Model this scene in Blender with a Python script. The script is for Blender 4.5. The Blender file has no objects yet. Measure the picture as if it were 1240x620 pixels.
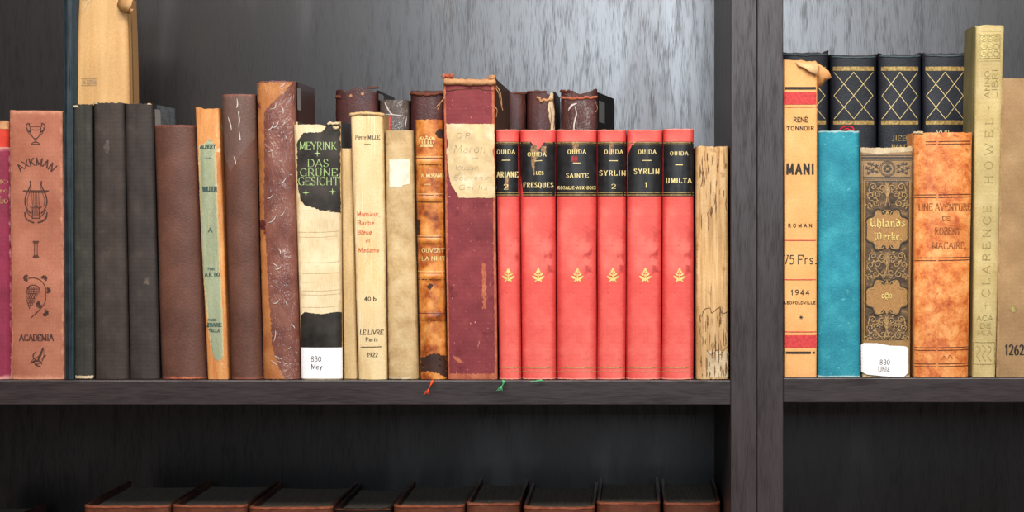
import bpy, math, random
from mathutils import Vector, noise

# ---------------------------------------------------------------- frame
K = 0.0006          # metres per pixel of the 1240x620 frame, at the plane of the shelf fronts
D = 1.25            # camera to shelf fronts
VX, VY = 770.0, 250.0   # principal point
def WX(px, Y=0.0): return (px - VX) * K * (D + Y) / D
def WZ(py, Y=0.0): return (VY - py) * K * (D + Y) / D
ZL = WZ(460.5)      # top of the left shelf
ZR = WZ(457.8)      # top of the right shelf
COL = bpy.context.scene.collection
MAT = {}

def lin(c):
    o = []
    for v in c[:3]:
        v /= 255.0
        o.append(v / 12.92 if v <= 0.04045 else ((v + 0.055) / 1.055) ** 2.4)
    return (o[0], o[1], o[2], 1.0)

def nz(x, y=0.0, z=0.0): return noise.noise(Vector((x, y, z)))
def sm(a, b, x):
    t = max(0.0, min(1.0, (x - a) / (b - a))); return t * t * (3 - 2 * t)
def lerpl(pts, s):
    if not pts: return 0.0
    if s <= pts[0][0]: return pts[0][1]
    for (a, b), (c, d) in zip(pts, pts[1:]):
        if s <= c: return b + (d - b) * ((s - a) / max(1e-9, c - a))
    return pts[-1][1]

# ---------------------------------------------------------------- materials
class NT:
    def __init__(s, name):
        s.m = bpy.data.materials.new(name); s.m.use_nodes = True
        s.t = s.m.node_tree; s.n = s.t.nodes
        s.bsdf = s.n['Principled BSDF']
        s.tc = s.n.new('ShaderNodeTexCoord')
        sep = s.n.new('ShaderNodeSeparateXYZ'); s.lk(s.tc.outputs['UV'], sep.inputs[0])
        s.U, s.V = sep.outputs[0], sep.outputs[1]
        s.obj = s.tc.outputs['Object']
        so = s.n.new('ShaderNodeSeparateXYZ'); s.lk(s.obj, so.inputs[0])
        s.ox, s.oy, s.oz = so.outputs
    def lk(s, a, b): s.t.links.new(a, b)
    def put(s, sock, v):
        if isinstance(v, bpy.types.NodeSocket): s.lk(v, sock)
        else: sock.default_value = v
    def set(s, key, v): s.put(s.bsdf.inputs[key], v)
    def map(s, st):
        mp = s.n.new('ShaderNodeMapping'); s.lk(s.obj, mp.inputs[0]); mp.inputs['Scale'].default_value = st
        return mp.outputs[0]
    def noise(s, sc, st=(1, 1, 1), det=4, ro=.55, dist=0.0, off=0.0):
        v = s.map(st)
        x = s.n.new('ShaderNodeTexNoise'); x.noise_dimensions = '4D'
        s.lk(v, x.inputs['Vector']); x.inputs['W'].default_value = off
        x.inputs['Scale'].default_value = sc; x.inputs['Detail'].default_value = det
        x.inputs['Roughness'].default_value = ro; x.inputs['Distortion'].default_value = dist
        return x.outputs[0]
    def vor(s, sc, st=(1, 1, 1), feat='F1'):
        x = s.n.new('ShaderNodeTexVoronoi'); x.feature = feat
        s.lk(s.map(st), x.inputs['Vector']); x.inputs['Scale'].default_value = sc
        return x.outputs['Distance']
    def wave(s, sc, axis='X', st=(1, 1, 1), dist=0.0):
        x = s.n.new('ShaderNodeTexWave'); x.bands_direction = axis
        s.lk(s.map(st), x.inputs['Vector']); x.inputs['Scale'].default_value = sc
        x.inputs['Distortion'].default_value = dist
        return x.outputs['Fac']
    def op(s, o, a, b=0.0, clamp=False):
        x = s.n.new('ShaderNodeMath'); x.operation = o; x.use_clamp = clamp
        s.put(x.inputs[0], a); s.put(x.inputs[1], b); return x.outputs[0]
    def rng(s, v, a, b, c=0.0, d=1.0, smooth=True):
        x = s.n.new('ShaderNodeMapRange'); x.interpolation_type = 'SMOOTHSTEP' if smooth else 'LINEAR'
        s.put(x.inputs[0], v)
        x.inputs[1].default_value = a; x.inputs[2].default_value = b
        x.inputs[3].default_value = c; x.inputs[4].default_value = d
        return x.outputs[0]
    def ramp(s, f, stops):
        x = s.n.new('ShaderNodeValToRGB'); s.put(x.inputs[0], f)
        e = x.color_ramp.elements
        while len(e) > 1: e.remove(e[0])
        e[0].position = stops[0][0]; e[0].color = lin(stops[0][1])
        for p, c in stops[1:]:
            q = e.new(p); q.color = lin(c)
        return x.outputs[0]
    def mix(s, a, b, f, mode='MIX'):
        x = s.n.new('ShaderNodeMix'); x.data_type = 'RGBA'; x.blend_type = mode
        s.put(x.inputs[0], f)
        s.put(x.inputs[6], lin(a) if isinstance(a, tuple) else a)
        s.put(x.inputs[7], lin(b) if isinstance(b, tuple) else b)
        return x.outputs[2]
    def bump(s, h, strength=.3, dist=.0005, normal=None):
        x = s.n.new('ShaderNodeBump'); x.inputs['Strength'].default_value = strength
        x.inputs['Distance'].default_value = dist; s.put(x.inputs['Height'], h)
        if normal is not None: s.lk(normal, x.inputs['Normal'])
        return x.outputs[0]
    def edgemask(s, e0=.75, e1=1.0, jit=.25, sc=200):
        a = s.op('ABSOLUTE', s.op('SUBTRACT', s.op('MULTIPLY', s.U, 2.0), 1.0))
        n = s.op('MULTIPLY', s.op('SUBTRACT', s.noise(sc, det=3, off=7.3), .5), jit)
        return s.rng(s.op('ADD', a, n), e0, e1)

def aged(name, stops, sc=60, st=(1, 1, 1), det=6, ro=.6, spots=(), edge=None, ends=None, grain=(900, .25), gst=(1, 1, 1),
         rough=.62, spec=.35, film=0.0, weave=0.0, scratch=None, streak=None, fine=.12, big=.12):
    """A worn binding: mottled base colour, spots, edges and ends rubbed pale or tinted darker, grain, and a clear film where one is worn over it."""
    N = NT(name)
    c = N.ramp(N.noise(sc, st, det, ro), stops)
    if big:      # slow unevenness of tone
        g = N.noise(14, det=2, off=3.1)
        c = N.mix(c, N.ramp(N.rng(g, .3, .7), [(0, (150, 150, 150)), (1, (255, 255, 255))]), big * 2, 'MULTIPLY')
    if streak:
        col, ssc, sst, a, b = streak
        c = N.mix(c, col, N.rng(N.noise(ssc, sst, 4, off=9.0), a, b))
    for i, (col, ssc, a, b) in enumerate(spots):
        c = N.mix(c, col, N.rng(N.noise(ssc, det=4, ro=.6, dist=.6, off=20.0 + i * 5), a, b))
    if edge:
        col, amt, e0 = edge
        c = N.mix(c, col, N.op('MULTIPLY', N.edgemask(e0, 1.02), amt))
    if ends:
        col, amt, h = ends          # h as a fraction of the height
        n = N.op('MULTIPLY', N.op('SUBTRACT', N.noise(150, det=4, off=31.0), .5), h * 1.6)
        vv = N.op('ADD', N.V, n)
        m = N.op('MAXIMUM', N.rng(vv, h, 0.0), N.rng(vv, 1 - h, 1.0))
        c = N.mix(c, col, N.op('MULTIPLY', m, amt))
    if scratch:
        col, amt = scratch
        a = N.rng(N.noise(220, (1, 1, .28), 3, dist=1.5, off=41.0), .68, .76)
        b = N.rng(N.noise(500, (1, 1, 1), 2, off=44.0), .66, .74)
        c = N.mix(c, col, N.op('MULTIPLY', N.op('MAXIMUM', a, b), amt))
    gr = N.noise(grain[0], gst, 2, off=51.0)
    if fine:
        c = N.mix(c, N.ramp(gr, [(.3, (0, 0, 0)), (.7, (255, 255, 255))]), fine, 'OVERLAY')
    h = gr
    if weave:
        wv = N.op('ADD', N.wave(420, 'X'), N.wave(420, 'Z'))
        h = N.op('ADD', h, N.op('MULTIPLY', wv, weave))
        c = N.mix(c, N.ramp(N.op('MULTIPLY', wv, .5), [(0, (110, 110, 110)), (1, (255, 255, 255))]), .14 * min(1, weave), 'MULTIPLY')
    N.set('Base Color', c); N.set('Roughness', rough); N.set('Specular IOR Level', spec)
    N.set('Normal', N.bump(h, grain[1], .0004))
    if film:
        N.set('Coat Weight', film); N.set('Coat Roughness', .13); N.set('Coat IOR', 1.5)
        w = N.noise(70, (1, 1, .45), 5, .6, dist=1.2, off=61.0)
        r = N.op('ABSOLUTE', N.op('SUBTRACT', w, .5))
        N.set('Coat Normal', N.bump(N.op('MULTIPLY', r, -3.0), .9, .0022))
    MAT[name] = N.m
    return N.m

def flat(name, col, var=.1, rough=.6, spec=.3, metal=0.0, sc=500, film=0.0, wear=None):
    N = NT(name)
    f = N.noise(sc, det=3)
    lo = tuple(v * (1 - var * 2.2) for v in col); hi = tuple(min(255, v * (1 + var)) for v in col)
    c = N.ramp(f, [(.3, lo), (.7, hi)])
    if wear:
        c = N.mix(c, wear[0], N.rng(N.noise(wear[1], det=5, ro=.65, off=4.0), wear[2], wear[3]))
    N.set('Base Color', c); N.set('Roughness', rough); N.set('Specular IOR Level', spec); N.set('Metallic', metal)
    if film:
        N.set('Coat Weight', film); N.set('Coat Roughness', .12)
        w = N.noise(60, (1, 1, .5), 4, dist=1.0, off=61.0)
        N.set('Coat Normal', N.bump(w, .6, .002))
    MAT[name] = N.m
    return N.m

def paper_edges(name, col, dark):
    N = NT(name)
    f = N.noise(1, (2600, 30, 30), 3)
    c = N.ramp(f, [(.35, dark), (.65, col)])
    N.set('Base Color', c); N.set('Roughness', .85); N.set('Specular IOR Level', .15)
    N.set('Normal', N.bump(f, .3, .0003))
    MAT[name] = N.m
    return N.m

def laminate(name, axis, dark, light, rough=.36, spec=.5, smudge=False, coat=0.0):
    """Black-brown wood-grain laminate: fine pores run along one axis."""
    N = NT(name)
    L, S = 80.0, 1700.0
    st = {'x': (L, S, S), 'z': (S, S, L), 'y': (S, L, S)}[axis]
    a = N.noise(1, st, 3, .55)
    lo = tuple(v * .25 if v == L else v * .10 for v in st)
    b = N.noise(1, lo, 3, .5, dist=.6, off=5)
    f = N.op('ADD', N.op('MULTIPLY', a, .6), N.op('MULTIPLY', b, .4))
    c = N.ramp(f, [(.36, dark), (.64, light)])
    N.set('Base Color', c)
    pores = N.rng(f, .36, .56)
    r = N.op('ADD', N.op('MULTIPLY', pores, -.05), rough + .05)
    if smudge:
        sgl = N.noise(1, (16, 16, 3), 3, off=8)
        r = N.op('ADD', r, N.rng(sgl, .5, .75, 0, .06))
    N.set('Roughness', r)
    N.set('Specular IOR Level', N.op('MULTIPLY', N.rng(pores, 0, 1, .55, 1.0), spec))
    N.set('Normal', N.bump(f, .05, .0003))
    if coat:
        N.set('Specular IOR Level', .12)
        g = N.n.new('ShaderNodeBsdfGlossy'); g.distribution = 'BECKMANN'
        N.lk(r, g.inputs['Roughness'])
        N.lk(N.ramp(N.rng(pores, 0, 1), [(0, tuple(v * .78 for v in coat)), (1, coat)]), g.inputs['Color'])
        ad = N.n.new('ShaderNodeAddShader'); N.lk(N.bsdf.outputs[0], ad.inputs[0]); N.lk(g.outputs[0], ad.inputs[1])
        N.lk(ad.outputs[0], N.n['Material Output'].inputs['Surface'])
    MAT[name] = N.m
    return N.m

# ---------------------------------------------------------------- meshes
def mesh_obj(name, verts, faces, mat, parent=None, uvs=None, smooth=True, mats=None, midx=None):
    me = bpy.data.meshes.new(name)
    me.from_pydata(verts, [], faces)
    for m in (mats or [mat]): me.materials.append(m)
    if midx: me.polygons.foreach_set('material_index', midx)
    if uvs:
        uv = me.uv_layers.new(name='UVMap')
        d = [0.0] * (len(me.loops) * 2)
        for i, l in enumerate(me.loops):
            d[2 * i], d[2 * i + 1] = uvs[l.vertex_index]
        uv.data.foreach_set('uv', d)
    me.polygons.foreach_set('use_smooth', [smooth] * len(me.polygons))
    me.update()
    o = bpy.data.objects.new(name, me); COL.objects.link(o)
    if parent is not None: o.parent = parent
    return o

def box_geo(V, F, x0, x1, y0, y1, z0, z1):
    b = len(V)
    V += [(x0, y0, z0), (x1, y0, z0), (x1, y1, z0), (x0, y1, z0), (x0, y0, z1), (x1, y0, z1), (x1, y1, z1), (x0, y1, z1)]
    F += [tuple(b + i for i in f) for f in ((0, 3, 2, 1), (4, 5, 6, 7), (0, 1, 5, 4), (1, 2, 6, 5), (2, 3, 7, 6), (3, 0, 4, 7))]

def box(name, x0, x1, y0, y1, z0, z1, mat, parent=None, bevel=0.0):
    V, F = [], []; box_geo(V, F, x0, x1, y0, y1, z0, z1)
    o = mesh_obj(name, V, F, mat, parent, smooth=False)
    if bevel:
        md = o.modifiers.new('bevel', 'BEVEL'); md.width = bevel; md.segments = 2
    return o

def tube_geo(V, F, pts, r, n=8, r_fn=None):
    b0 = len(V)
    P = [Vector(p) for p in pts]
    for i, p in enumerate(P):
        d = (P[min(i + 1, len(P) - 1)] - P[max(i - 1, 0)]).normalized()
        up = Vector((0, 0, 1)) if abs(d.z) < .9 else Vector((0, 1, 0))
        a = d.cross(up).normalized(); b = a.cross(d)
        rr = r * (r_fn(i / max(1, len(P) - 1)) if r_fn else 1)
        for k in range(n):
            t = 2 * math.pi * k / n
            V.append(tuple(p + a * (rr * math.cos(t)) + b * (rr * math.sin(t))))
    for i in range(len(P) - 1):
        for k in range(n):
            F.append((b0 + i * n + k, b0 + i * n + (k + 1) % n, b0 + (i + 1) * n + (k + 1) % n, b0 + (i + 1) * n + k))
    F.append(tuple(b0 + k for k in range(n))[::-1]); F.append(tuple(b0 + (len(P) - 1) * n + k for k in range(n)))

# ---------------------------------------------------------------- book
class Book:
    """A bound volume. The four top/bottom corners of its spine are read off the photo and turned into metres where it stands."""
    def __init__(s, label, top, bot, Yf=.004, z0=ZL, dep=.13, b=.006, p=2.3, group=None, rotz=0.0, wob=.0004, gap=.35, bands=()):
        (xa, xb, yt), (xc, xd) = top, bot
        xa += gap; xb -= gap; xc += gap; xd -= gap
        z0 += .0003
        s.Yf, s.z0, s.dep, s.b, s.p = Yf, z0, dep, b, p
        s.h = WZ(yt, Yf) - z0
        s.cx = WX((xc + xd) / 2, Yf)
        s.lean = (WX((xa + xb) / 2, Yf) - s.cx) / s.h
        s.hb = (WX(xd, Yf) - WX(xc, Yf)) / 2
        s.ht = (WX(xb, Yf) - WX(xa, Yf)) / 2
        s.seed = random.uniform(0, 100); s.wob = wob
        s.bands = bands
        r = bpy.data.objects.new('book', None); COL.objects.link(r)
        r.empty_display_size = .02
        r.location = (s.cx, Yf, z0); r.rotation_euler = (0, 0, rotz)
        r['label'] = label; r['category'] = 'book'
        if group: r['group'] = group
        s.root = r
    def hw(s, v): return s.hb + (s.ht - s.hb) * v / s.h
    def ys(s, t):
        t = min(1.0, abs(t))
        return s.b * (1 - (1 - t ** s.p) ** (1 / s.p))
    def surf(s, u, v, off=0.0):
        hw = s.hw(v); t = u / hw
        y = s.ys(t)
        e = .004
        dy = (s.ys(t + e) - s.ys(t - e)) / (2 * e * hw) if abs(t) < .985 else (3.0 if t > 0 else -3.0)
        n = Vector((dy, -1, 0)).normalized()
        y += s.wob * (nz(t * 1.5 + s.seed, v * 14) + .5 * nz(t * 3, v * 45, s.seed))
        for zb, hh, wdt in s.bands:
            d = abs(v - zb) / wdt
            if d < 1: y -= hh * (1 - d * d) * (1 - .3 * t * t)
        x = u + s.lean * v + s.wob * .8 * nz(v * 20, s.seed)
        return (x + n.x * off, y + n.y * off, v)
    def uv(s, px, py):
        v = WZ(py, s.Yf) - s.z0
        return (WX(px, s.Yf) - s.cx - s.lean * v, v)
    def P(s, px, py, dy=0.0):
        """photo pixel -> local point on the plane of the spine, dy towards the shelf back"""
        return (WX(px, s.Yf) - s.cx, dy, WZ(py, s.Yf) - s.z0)

    def cover(s, mat, board=None, th=.0022, top=None, rag=0.0, brag=.0002, NU=26, NZ=70, name='cover', ragsc=3.0, square=.003,
              joint=.0008, spine_name=None):
        ths = [-math.pi / 2 + math.pi * i / NU for i in range(NU + 1)]
        T = [math.sin(a) for a in ths]
        b, dep = s.b, s.dep
        brd = [(dep, 0.0), (dep * .7, 0.0), (dep * .4, 0.0), (b + .010, 0.0), (b + .0065, 0.0), (b + .0045, joint), (b + .0025, joint)] if dep > .026 else [(dep, 0.0), (b + (dep - b) * .6, 0.0), (b + (dep - b) * .3, 0.0)]
        sec = [('b', -1, y, g) for y, g in brd] + [('s', t, 0, 0) for t in T] + [('b', 1, y, g) for y, g in brd[::-1]]
        V, F, UV, MI = [], [], [], []
        n = len(sec)
        fr = [i / (NZ - 1) for i in range(NZ)]
        zs = []
        for f in fr: zs.append(f)
        def row(f, inner):
            for k, t, y, g in sec:
                tt = t
                v = f * s.h
                dz = 0.0
                if k == 's':
                    w = max(0, (f - .94) / .06)
                    if top: dz += lerpl(top, (tt + 1) / 2) * K * w
                    if rag: dz += rag * nz(tt * ragsc + s.seed, 3.3) * w + rag * .5 * nz(tt * ragsc * 4, s.seed) * w
                    w2 = max(0, (.04 - f) / .04)
                    dz -= -abs(brag * nz(tt * 6, s.seed * 2)) * w2
                else:
                    if rag: dz += .3 * rag * nz(y * 60, s.seed + t) * max(0, (f - .94) / .06)
                hw = s.hw(v)
                if k == 's':
                    x, yy, _ = s.surf(t * hw, v)
                    if inner:
                        x = (x - s.lean * v) * (hw - th) / hw + s.lean * v; yy += th
                else:
                    x = t * (hw - g) + s.lean * v + s.wob * .8 * nz(v * 20, s.seed)
                    yy = y
                    if inner: x -= t * (th - g)
                V.append((x, yy, v + dz))
                UV.append((.5 + t * .5 if k == 's' else (1.02 if t > 0 else -.02), f))
        for f in zs: row(f, False)
        for f in zs: row(f, True)
        o2 = n * NZ
        def add(q, sec_i):
            F.append(q); MI.append(1 if (board and (sec_i < len(brd) - 1 or sec_i >= n - len(brd))) else 0)
        for j in range(NZ - 1):
            for i in range(n - 1):
                a = j * n + i
                add((a, a + 1, a + n + 1, a + n), i)
                c = o2 + a
                add((c, c + n, c + n + 1, c + 1), i)
            add((j * n, (j + 1) * n, o2 + (j + 1) * n, o2 + j * n), 0)
            e = j * n + n - 1
            add((e, o2 + e, o2 + e + n, e + n), n - 1)
        for i in range(n - 1):
            add((i, o2 + i, o2 + i + 1, i + 1), i)
            a = (NZ - 1) * n + i
            add((a, a + 1, o2 + a + 1, o2 + a), i)
        o = mesh_obj(name, V, F, mat, s.root, UV, mats=[mat, board] if board else None, midx=MI if board else None)
        s.th = th
        md = o.modifiers.new('es', 'EDGE_SPLIT'); md.split_angle = math.radians(50)
        s.cov = o
        return o

    def pages(s, mat, square=.003, fore=.003, name='page_block'):
        V, F = [], []
        NX = 12
        y0 = s.b + s.th + .0015; y1 = s.dep - fore
        rows = []
        for v in (square * .1 + .0004, s.h * .5, s.h - square):
            hw = s.hw(v) - s.th - .0002
            r = []
            for i in range(NX + 1):
                t = -1 + 2 * i / NX
                r.append((t * hw + s.lean * v, y0 - s.b * .6 * (1 - t * t), v))
            for i in range(NX + 1):
                t = 1 - 2 * i / NX
                r.append((t * hw + s.lean * v, y1 - s.b * .8 * (1 - t * t), v))
            rows.append(r)
        n = len(rows[0])
        for r in rows: V += r
        for j in range(2):
            for i in range(n): F.append((j * n + i, j * n + (i + 1) % n, (j + 1) * n + (i + 1) % n, (j + 1) * n + i))
        for j in (0, 2):
            for i in range(NX):
                a, b_, c, d = j * n + i, j * n + i + 1, j * n + (2 * NX + 1 - i - 1), j * n + (2 * NX + 1 - i)
                F.append((a, b_, c, d) if j else (d, c, b_, a))
        return mesh_obj(name, V, F, mat, s.root, smooth=False)

    def patch(s, name, mat, x0, y0, x1, y1, top=(), bottom=(), left=(), right=(), rag=0.0, off=.00015, parent=None, nu=None, nv=None, sc=.6):
        """A thin sheet lying on the spine; its corners and ragged outline are read in photo pixels."""
        nu = nu or max(6, int((x1 - x0) / 1.2)); nv = nv or max(4, int((y1 - y0) / 1.6))
        V, F, UV = [], [], []
        sd = s.seed + x0
        for j in range(nv + 1):
            t = j / nv                     # 0 top .. 1 bottom
            for i in range(nu + 1):
                q = i / nu
                L = x0 + lerpl(left, t) + rag * nz(t * (y1 - y0) * sc * .5, sd)
                R = x1 + lerpl(right, t) + rag * nz(t * (y1 - y0) * sc * .5, sd + 9)
                Tp = y0 + lerpl(top, q) + rag * nz(q * (x1 - x0) * sc, sd + 19)
                B = y1 + lerpl(bottom, q) + rag * nz(q * (x1 - x0) * sc, sd + 29)
                u, v = s.uv(L + (R - L) * q, Tp + (B - Tp) * t)
                h = s.hw(v) * .985
                u = max(-h, min(h, u))
                V.append(s.surf(u, v, off)); UV.append((q, 1 - t))
        n = nu + 1
        for j in range(nv):
            for i in range(nu):
                a = j * n + i
                F.append((a + n, a + n + 1, a + 1, a))
        # local coordinates; parent may be the cover or a label, all share the book's own origin
        return mesh_obj(name, V, F, mat, parent or s.root, UV)

    def ink(s): return Ink(s)

def catmull(P, k=5):
    if len(P) < 3: return P
    out = []
    Q = [P[0]] + list(P) + [P[-1]]
    for i in range(1, len(Q) - 2):
        p0, p1, p2, p3 = Q[i - 1], Q[i], Q[i + 1], Q[i + 2]
        for j in range(k):
            t = j / k
            out.append(tuple(.5 * (2 * p1[a] + (p2[a] - p0[a]) * t + (2 * p0[a] - 5 * p1[a] + 4 * p2[a] - p3[a]) * t * t + (3 * p1[a] - p0[a] - 3 * p2[a] + p3[a]) * t ** 3) for a in (0, 1)))
    out.append(P[-1])
    return out

def catmull3(P):
    out = []
    Q = [P[0]] + list(P) + [P[-1]]
    for i in range(1, len(Q) - 2):
        p0, p1, p2, p3 = Q[i - 1:i + 3]
        for j in range(4):
            t = j / 4
            out.append(tuple(.5 * (2 * p1[a] + (p2[a] - p0[a]) * t + (2 * p0[a] - 5 * p1[a] + 4 * p2[a] - p3[a]) * t * t + (3 * p1[a] - p0[a] - 3 * p2[a] + p3[a]) * t ** 3) for a in range(3)))
    out.append(P[-1])
    return out

# letter strokes: 'width;stroke|stroke', points x,y in a cap-height box, ~ = smooth curve
GL = {
'A': '.72;0,0 .36,1|.36,1 .72,0|.13,.33 .59,.33', 'B': '.62;.06,0 .06,1|~.06,1 .35,1 .54,.9 .52,.62 .3,.52 .06,.52|~.06,.52 .38,.52 .62,.36 .6,.12 .35,0 .06,0',
'C': '.68;~.66,.76 .6,.93 .38,1.02 .14,.88 .03,.5 .14,.12 .38,-.02 .6,.07 .67,.22', 'D': '.7;.06,0 .06,1|~.06,1 .35,1 .6,.85 .68,.5 .6,.15 .35,0 .06,0',
'E': '.58;.06,0 .06,1|.06,1 .55,1|.06,.52 .45,.52|.06,0 .58,0|.55,1 .55,.84|.58,0 .58,.18', 'F': '.56;.06,0 .06,1|.06,1 .55,1|.06,.52 .44,.52|.55,1 .55,.82',
'G': '.72;~.66,.78 .6,.93 .38,1.02 .14,.88 .03,.5 .14,.12 .38,-.02 .55,.03 .66,.15|.66,.02 .66,.42|.5,.42 .76,.42', 'H': '.7;.08,0 .08,1|.62,0 .62,1|.08,.5 .62,.5',
'I': '.2;.1,0 .1,1', 'J': '.4;.3,1 .3,.2|~.3,.25 .26,.02 .1,-.06 .0,.1', 'K': '.68;.08,0 .08,1|.6,1 .08,.42|.24,.56 .66,0',
'L': '.56;.07,0 .07,1|.07,0 .55,0|.55,0 .55,.2', 'M': '.86;.08,0 .1,1|.1,1 .43,.12|.43,.12 .76,1|.76,1 .78,0', 'N': '.74;.08,0 .08,1|.08,1 .66,0|.66,0 .66,1',
'O': '.74;~.37,1.02 .14,.88 .03,.5 .14,.12 .37,-.02 .6,.12 .71,.5 .6,.88 .37,1.02', 'P': '.58;.07,0 .07,1|~.07,1 .38,1 .57,.86 .55,.58 .35,.46 .07,.46',
'Q': '.76;~.37,1.02 .14,.88 .03,.5 .14,.12 .37,-.02 .6,.12 .71,.5 .6,.88 .37,1.02|~.36,.1 .55,-.1 .78,-.16', 'R': '.66;.07,0 .07,1|~.07,1 .36,1 .55,.88 .53,.6 .33,.5 .07,.5|.3,.5 .64,0',
'S': '.54;~.48,.8 .4,.98 .22,1.02 .06,.86 .1,.64 .3,.52 .48,.38 .5,.15 .3,-.02 .12,.02 .03,.22', 'T': '.64;.32,0 .32,1|.02,1 .62,1|.02,1 .02,.82|.62,1 .62,.82',
'U': '.7;.09,1 .09,.35|~.09,.4 .13,.08 .35,-.02 .57,.08 .61,.4|.61,.35 .61,1', 'V': '.7;0,1 .35,0|.35,0 .7,1', 'W': '1.0;0,1 .26,0|.26,0 .5,.9|.5,.9 .74,0|.74,0 1,1',
'X': '.68;.03,1 .64,0|.04,0 .63,1', 'Y': '.66;0,1 .33,.45|.66,1 .33,.45|.33,.45 .33,0', 'Z': '.6;.04,1 .57,1|.57,1 .04,0|.04,0 .58,0',
'0': '.56;~.28,1.0 .1,.85 .04,.5 .1,.15 .28,0 .46,.15 .52,.5 .46,.85 .28,1', '1': '.36;.2,0 .2,1|.2,1 .06,.82', '2': '.54;~.05,.78 .12,.96 .3,1 .46,.85 .44,.62 .25,.3 .04,.02|.04,.02 .5,.02',
'3': '.52;~.06,.86 .2,1 .4,.96 .46,.76 .36,.56 .2,.52|~.2,.52 .42,.48 .5,.25 .38,.02 .18,-.02 .04,.14', '4': '.56;.4,0 .4,1|.4,1 .04,.3|.04,.3 .54,.3', '5': '.54;.45,.98 .12,.98|.12,.98 .08,.58|~.08,.58 .28,.65 .48,.5 .48,.2 .3,0 .12,0 .04,.12',
'6': '.54;~.44,.95 .24,.88 .08,.6 .05,.3 .14,.03 .32,0 .48,.15 .48,.4 .3,.55 .1,.42', '7': '.5;.04,.98 .48,.98|.48,.98 .18,0', '8': '.54;~.28,.54 .1,.68 .1,.9 .28,1 .46,.9 .44,.68 .28,.54 .06,.38 .06,.12 .28,0 .5,.12 .5,.38 .28,.54',
'9': '.54;~.1,.05 .3,.12 .46,.4 .49,.7 .4,.97 .22,1 .06,.85 .06,.6 .24,.45 .44,.58', '.': '.2;.06,.02 .14,.02', ',': '.2;.12,.06 .04,-.16', '-': '.36;.03,.45 .33,.45',
'v': '.46;.02,.64 .23,0|.44,.64 .23,0', 'p': '.5;.06,.64 .06,-.28|~.06,.5 .25,.66 .45,.5 .45,.15 .25,0 .06,.12', 'a': '.46;~.05,.55 .2,.66 .36,.58 .38,.4|.38,.45 .38,0|~.38,.4 .15,.36 .04,.18 .14,0 .3,.05 .38,.18', 'b': '.5;.06,0 .06,1|~.06,.5 .25,.66 .45,.5 .45,.15 .25,0 .06,.12',
'd': '.5;.42,0 .42,1|~.42,.5 .24,.66 .05,.5 .05,.15 .24,0 .42,.12', 'e': '.48;.06,.36 .43,.36|~.43,.36 .38,.6 .22,.66 .06,.5 .05,.2 .2,0 .4,.08', 'f': '.34;.13,0 .13,.8|~.13,.75 .2,1 .36,.96|0,.62 .3,.62',
'g': '.5;~.42,.5 .24,.66 .05,.5 .05,.2 .24,.05 .42,.15|~.42,.6 .42,-.1 .25,-.28 .05,-.2', 'h': '.5;.06,0 .06,1|~.06,.45 .25,.66 .4,.55 .42,.35|.42,.4 .42,0', 'i': '.16;.08,0 .08,.64|.08,.86 .08,.94',
'k': '.48;.06,0 .06,1|.42,.64 .06,.28|.2,.4 .45,0', 'l': '.16;.08,0 .08,1', 'm': '.76;.06,0 .06,.64|~.06,.45 .2,.66 .34,.55 .36,.35|.36,.4 .36,0|~.36,.45 .5,.66 .66,.55 .68,.35|.68,.4 .68,0', 'n': '.5;.06,0 .06,.64|~.06,.45 .25,.66 .4,.55 .42,.35|.42,.4 .42,0', 'o': '.5;~.25,.66 .06,.5 .06,.15 .25,0 .44,.15 .44,.5 .25,.66',
'r': '.34;.06,0 .06,.64|~.06,.45 .16,.62 .32,.62', 's': '.4;~.36,.55 .2,.66 .06,.54 .12,.38 .3,.28 .34,.1 .2,0 .03,.1', 't': '.32;~.12,.88 .12,.15 .2,0 .31,.04|0,.62 .3,.62', 'u': '.5;.06,.64 .06,.25|~.06,.3 .12,.03 .26,0 .42,.2|.42,.64 .42,0', 'y': '.46;.02,.64 .23,.04|.43,.64 .12,-.28', 'c': '.44;~.4,.52 .24,.66 .06,.5 .05,.15 .22,0 .4,.12',
}
# broken-pen letters for the black-letter title
BL = {
'U': '.62;.1,1 .2,.9 .14,.75 .14,.15|.14,.15 .28,.02 .5,.2|.5,.95 .5,.15 .62,.02|.02,.9 .1,1', 'W': '.95;.06,.85 .18,.95 .14,.7 .14,.2 .28,.02|.42,.95 .42,.2 .28,.02|.42,.2 .56,.02 .78,.2|.6,.98 .8,.85 .78,.2|.3,.9 .42,.95',
'h': '.44;.08,1 .08,.02 .16,-.02|.08,.55 .28,.66 .38,.5 .38,.1 .28,-.18', 'l': '.2;.08,1 .08,.08 .18,0', 'a': '.44;.06,.55 .2,.66 .34,.55 .34,.08 .44,0|.34,.4 .08,.28 .06,.1 .18,0 .34,.12',
'n': '.46;.02,.55 .1,.64 .1,.02 .16,0|.1,.52 .28,.66 .36,.54 .36,.06 .46,0', 'd': '.46;.05,.95 .3,.75 .4,.5 .38,.12 .22,0 .07,.12 .07,.45 .2,.62 .36,.5', 's': '.4;.34,.58 .18,.66 .08,.52 .32,.3 .3,.08 .16,0 .04,.08',
'e': '.36;.32,.12 .18,0 .07,.12 .07,.5 .2,.66 .32,.5 .1,.32', 'r': '.34;.02,.55 .1,.64 .1,.04 .18,0|.1,.5 .22,.64 .32,.56', 'k': '.42;.08,1 .08,.04 .16,0|.08,.5 .24,.66 .34,.52 .2,.38|.02,.38 .36,.38|.22,.36 .38,0', '.': '.2;.06,.06 .12,.02',
}

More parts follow.
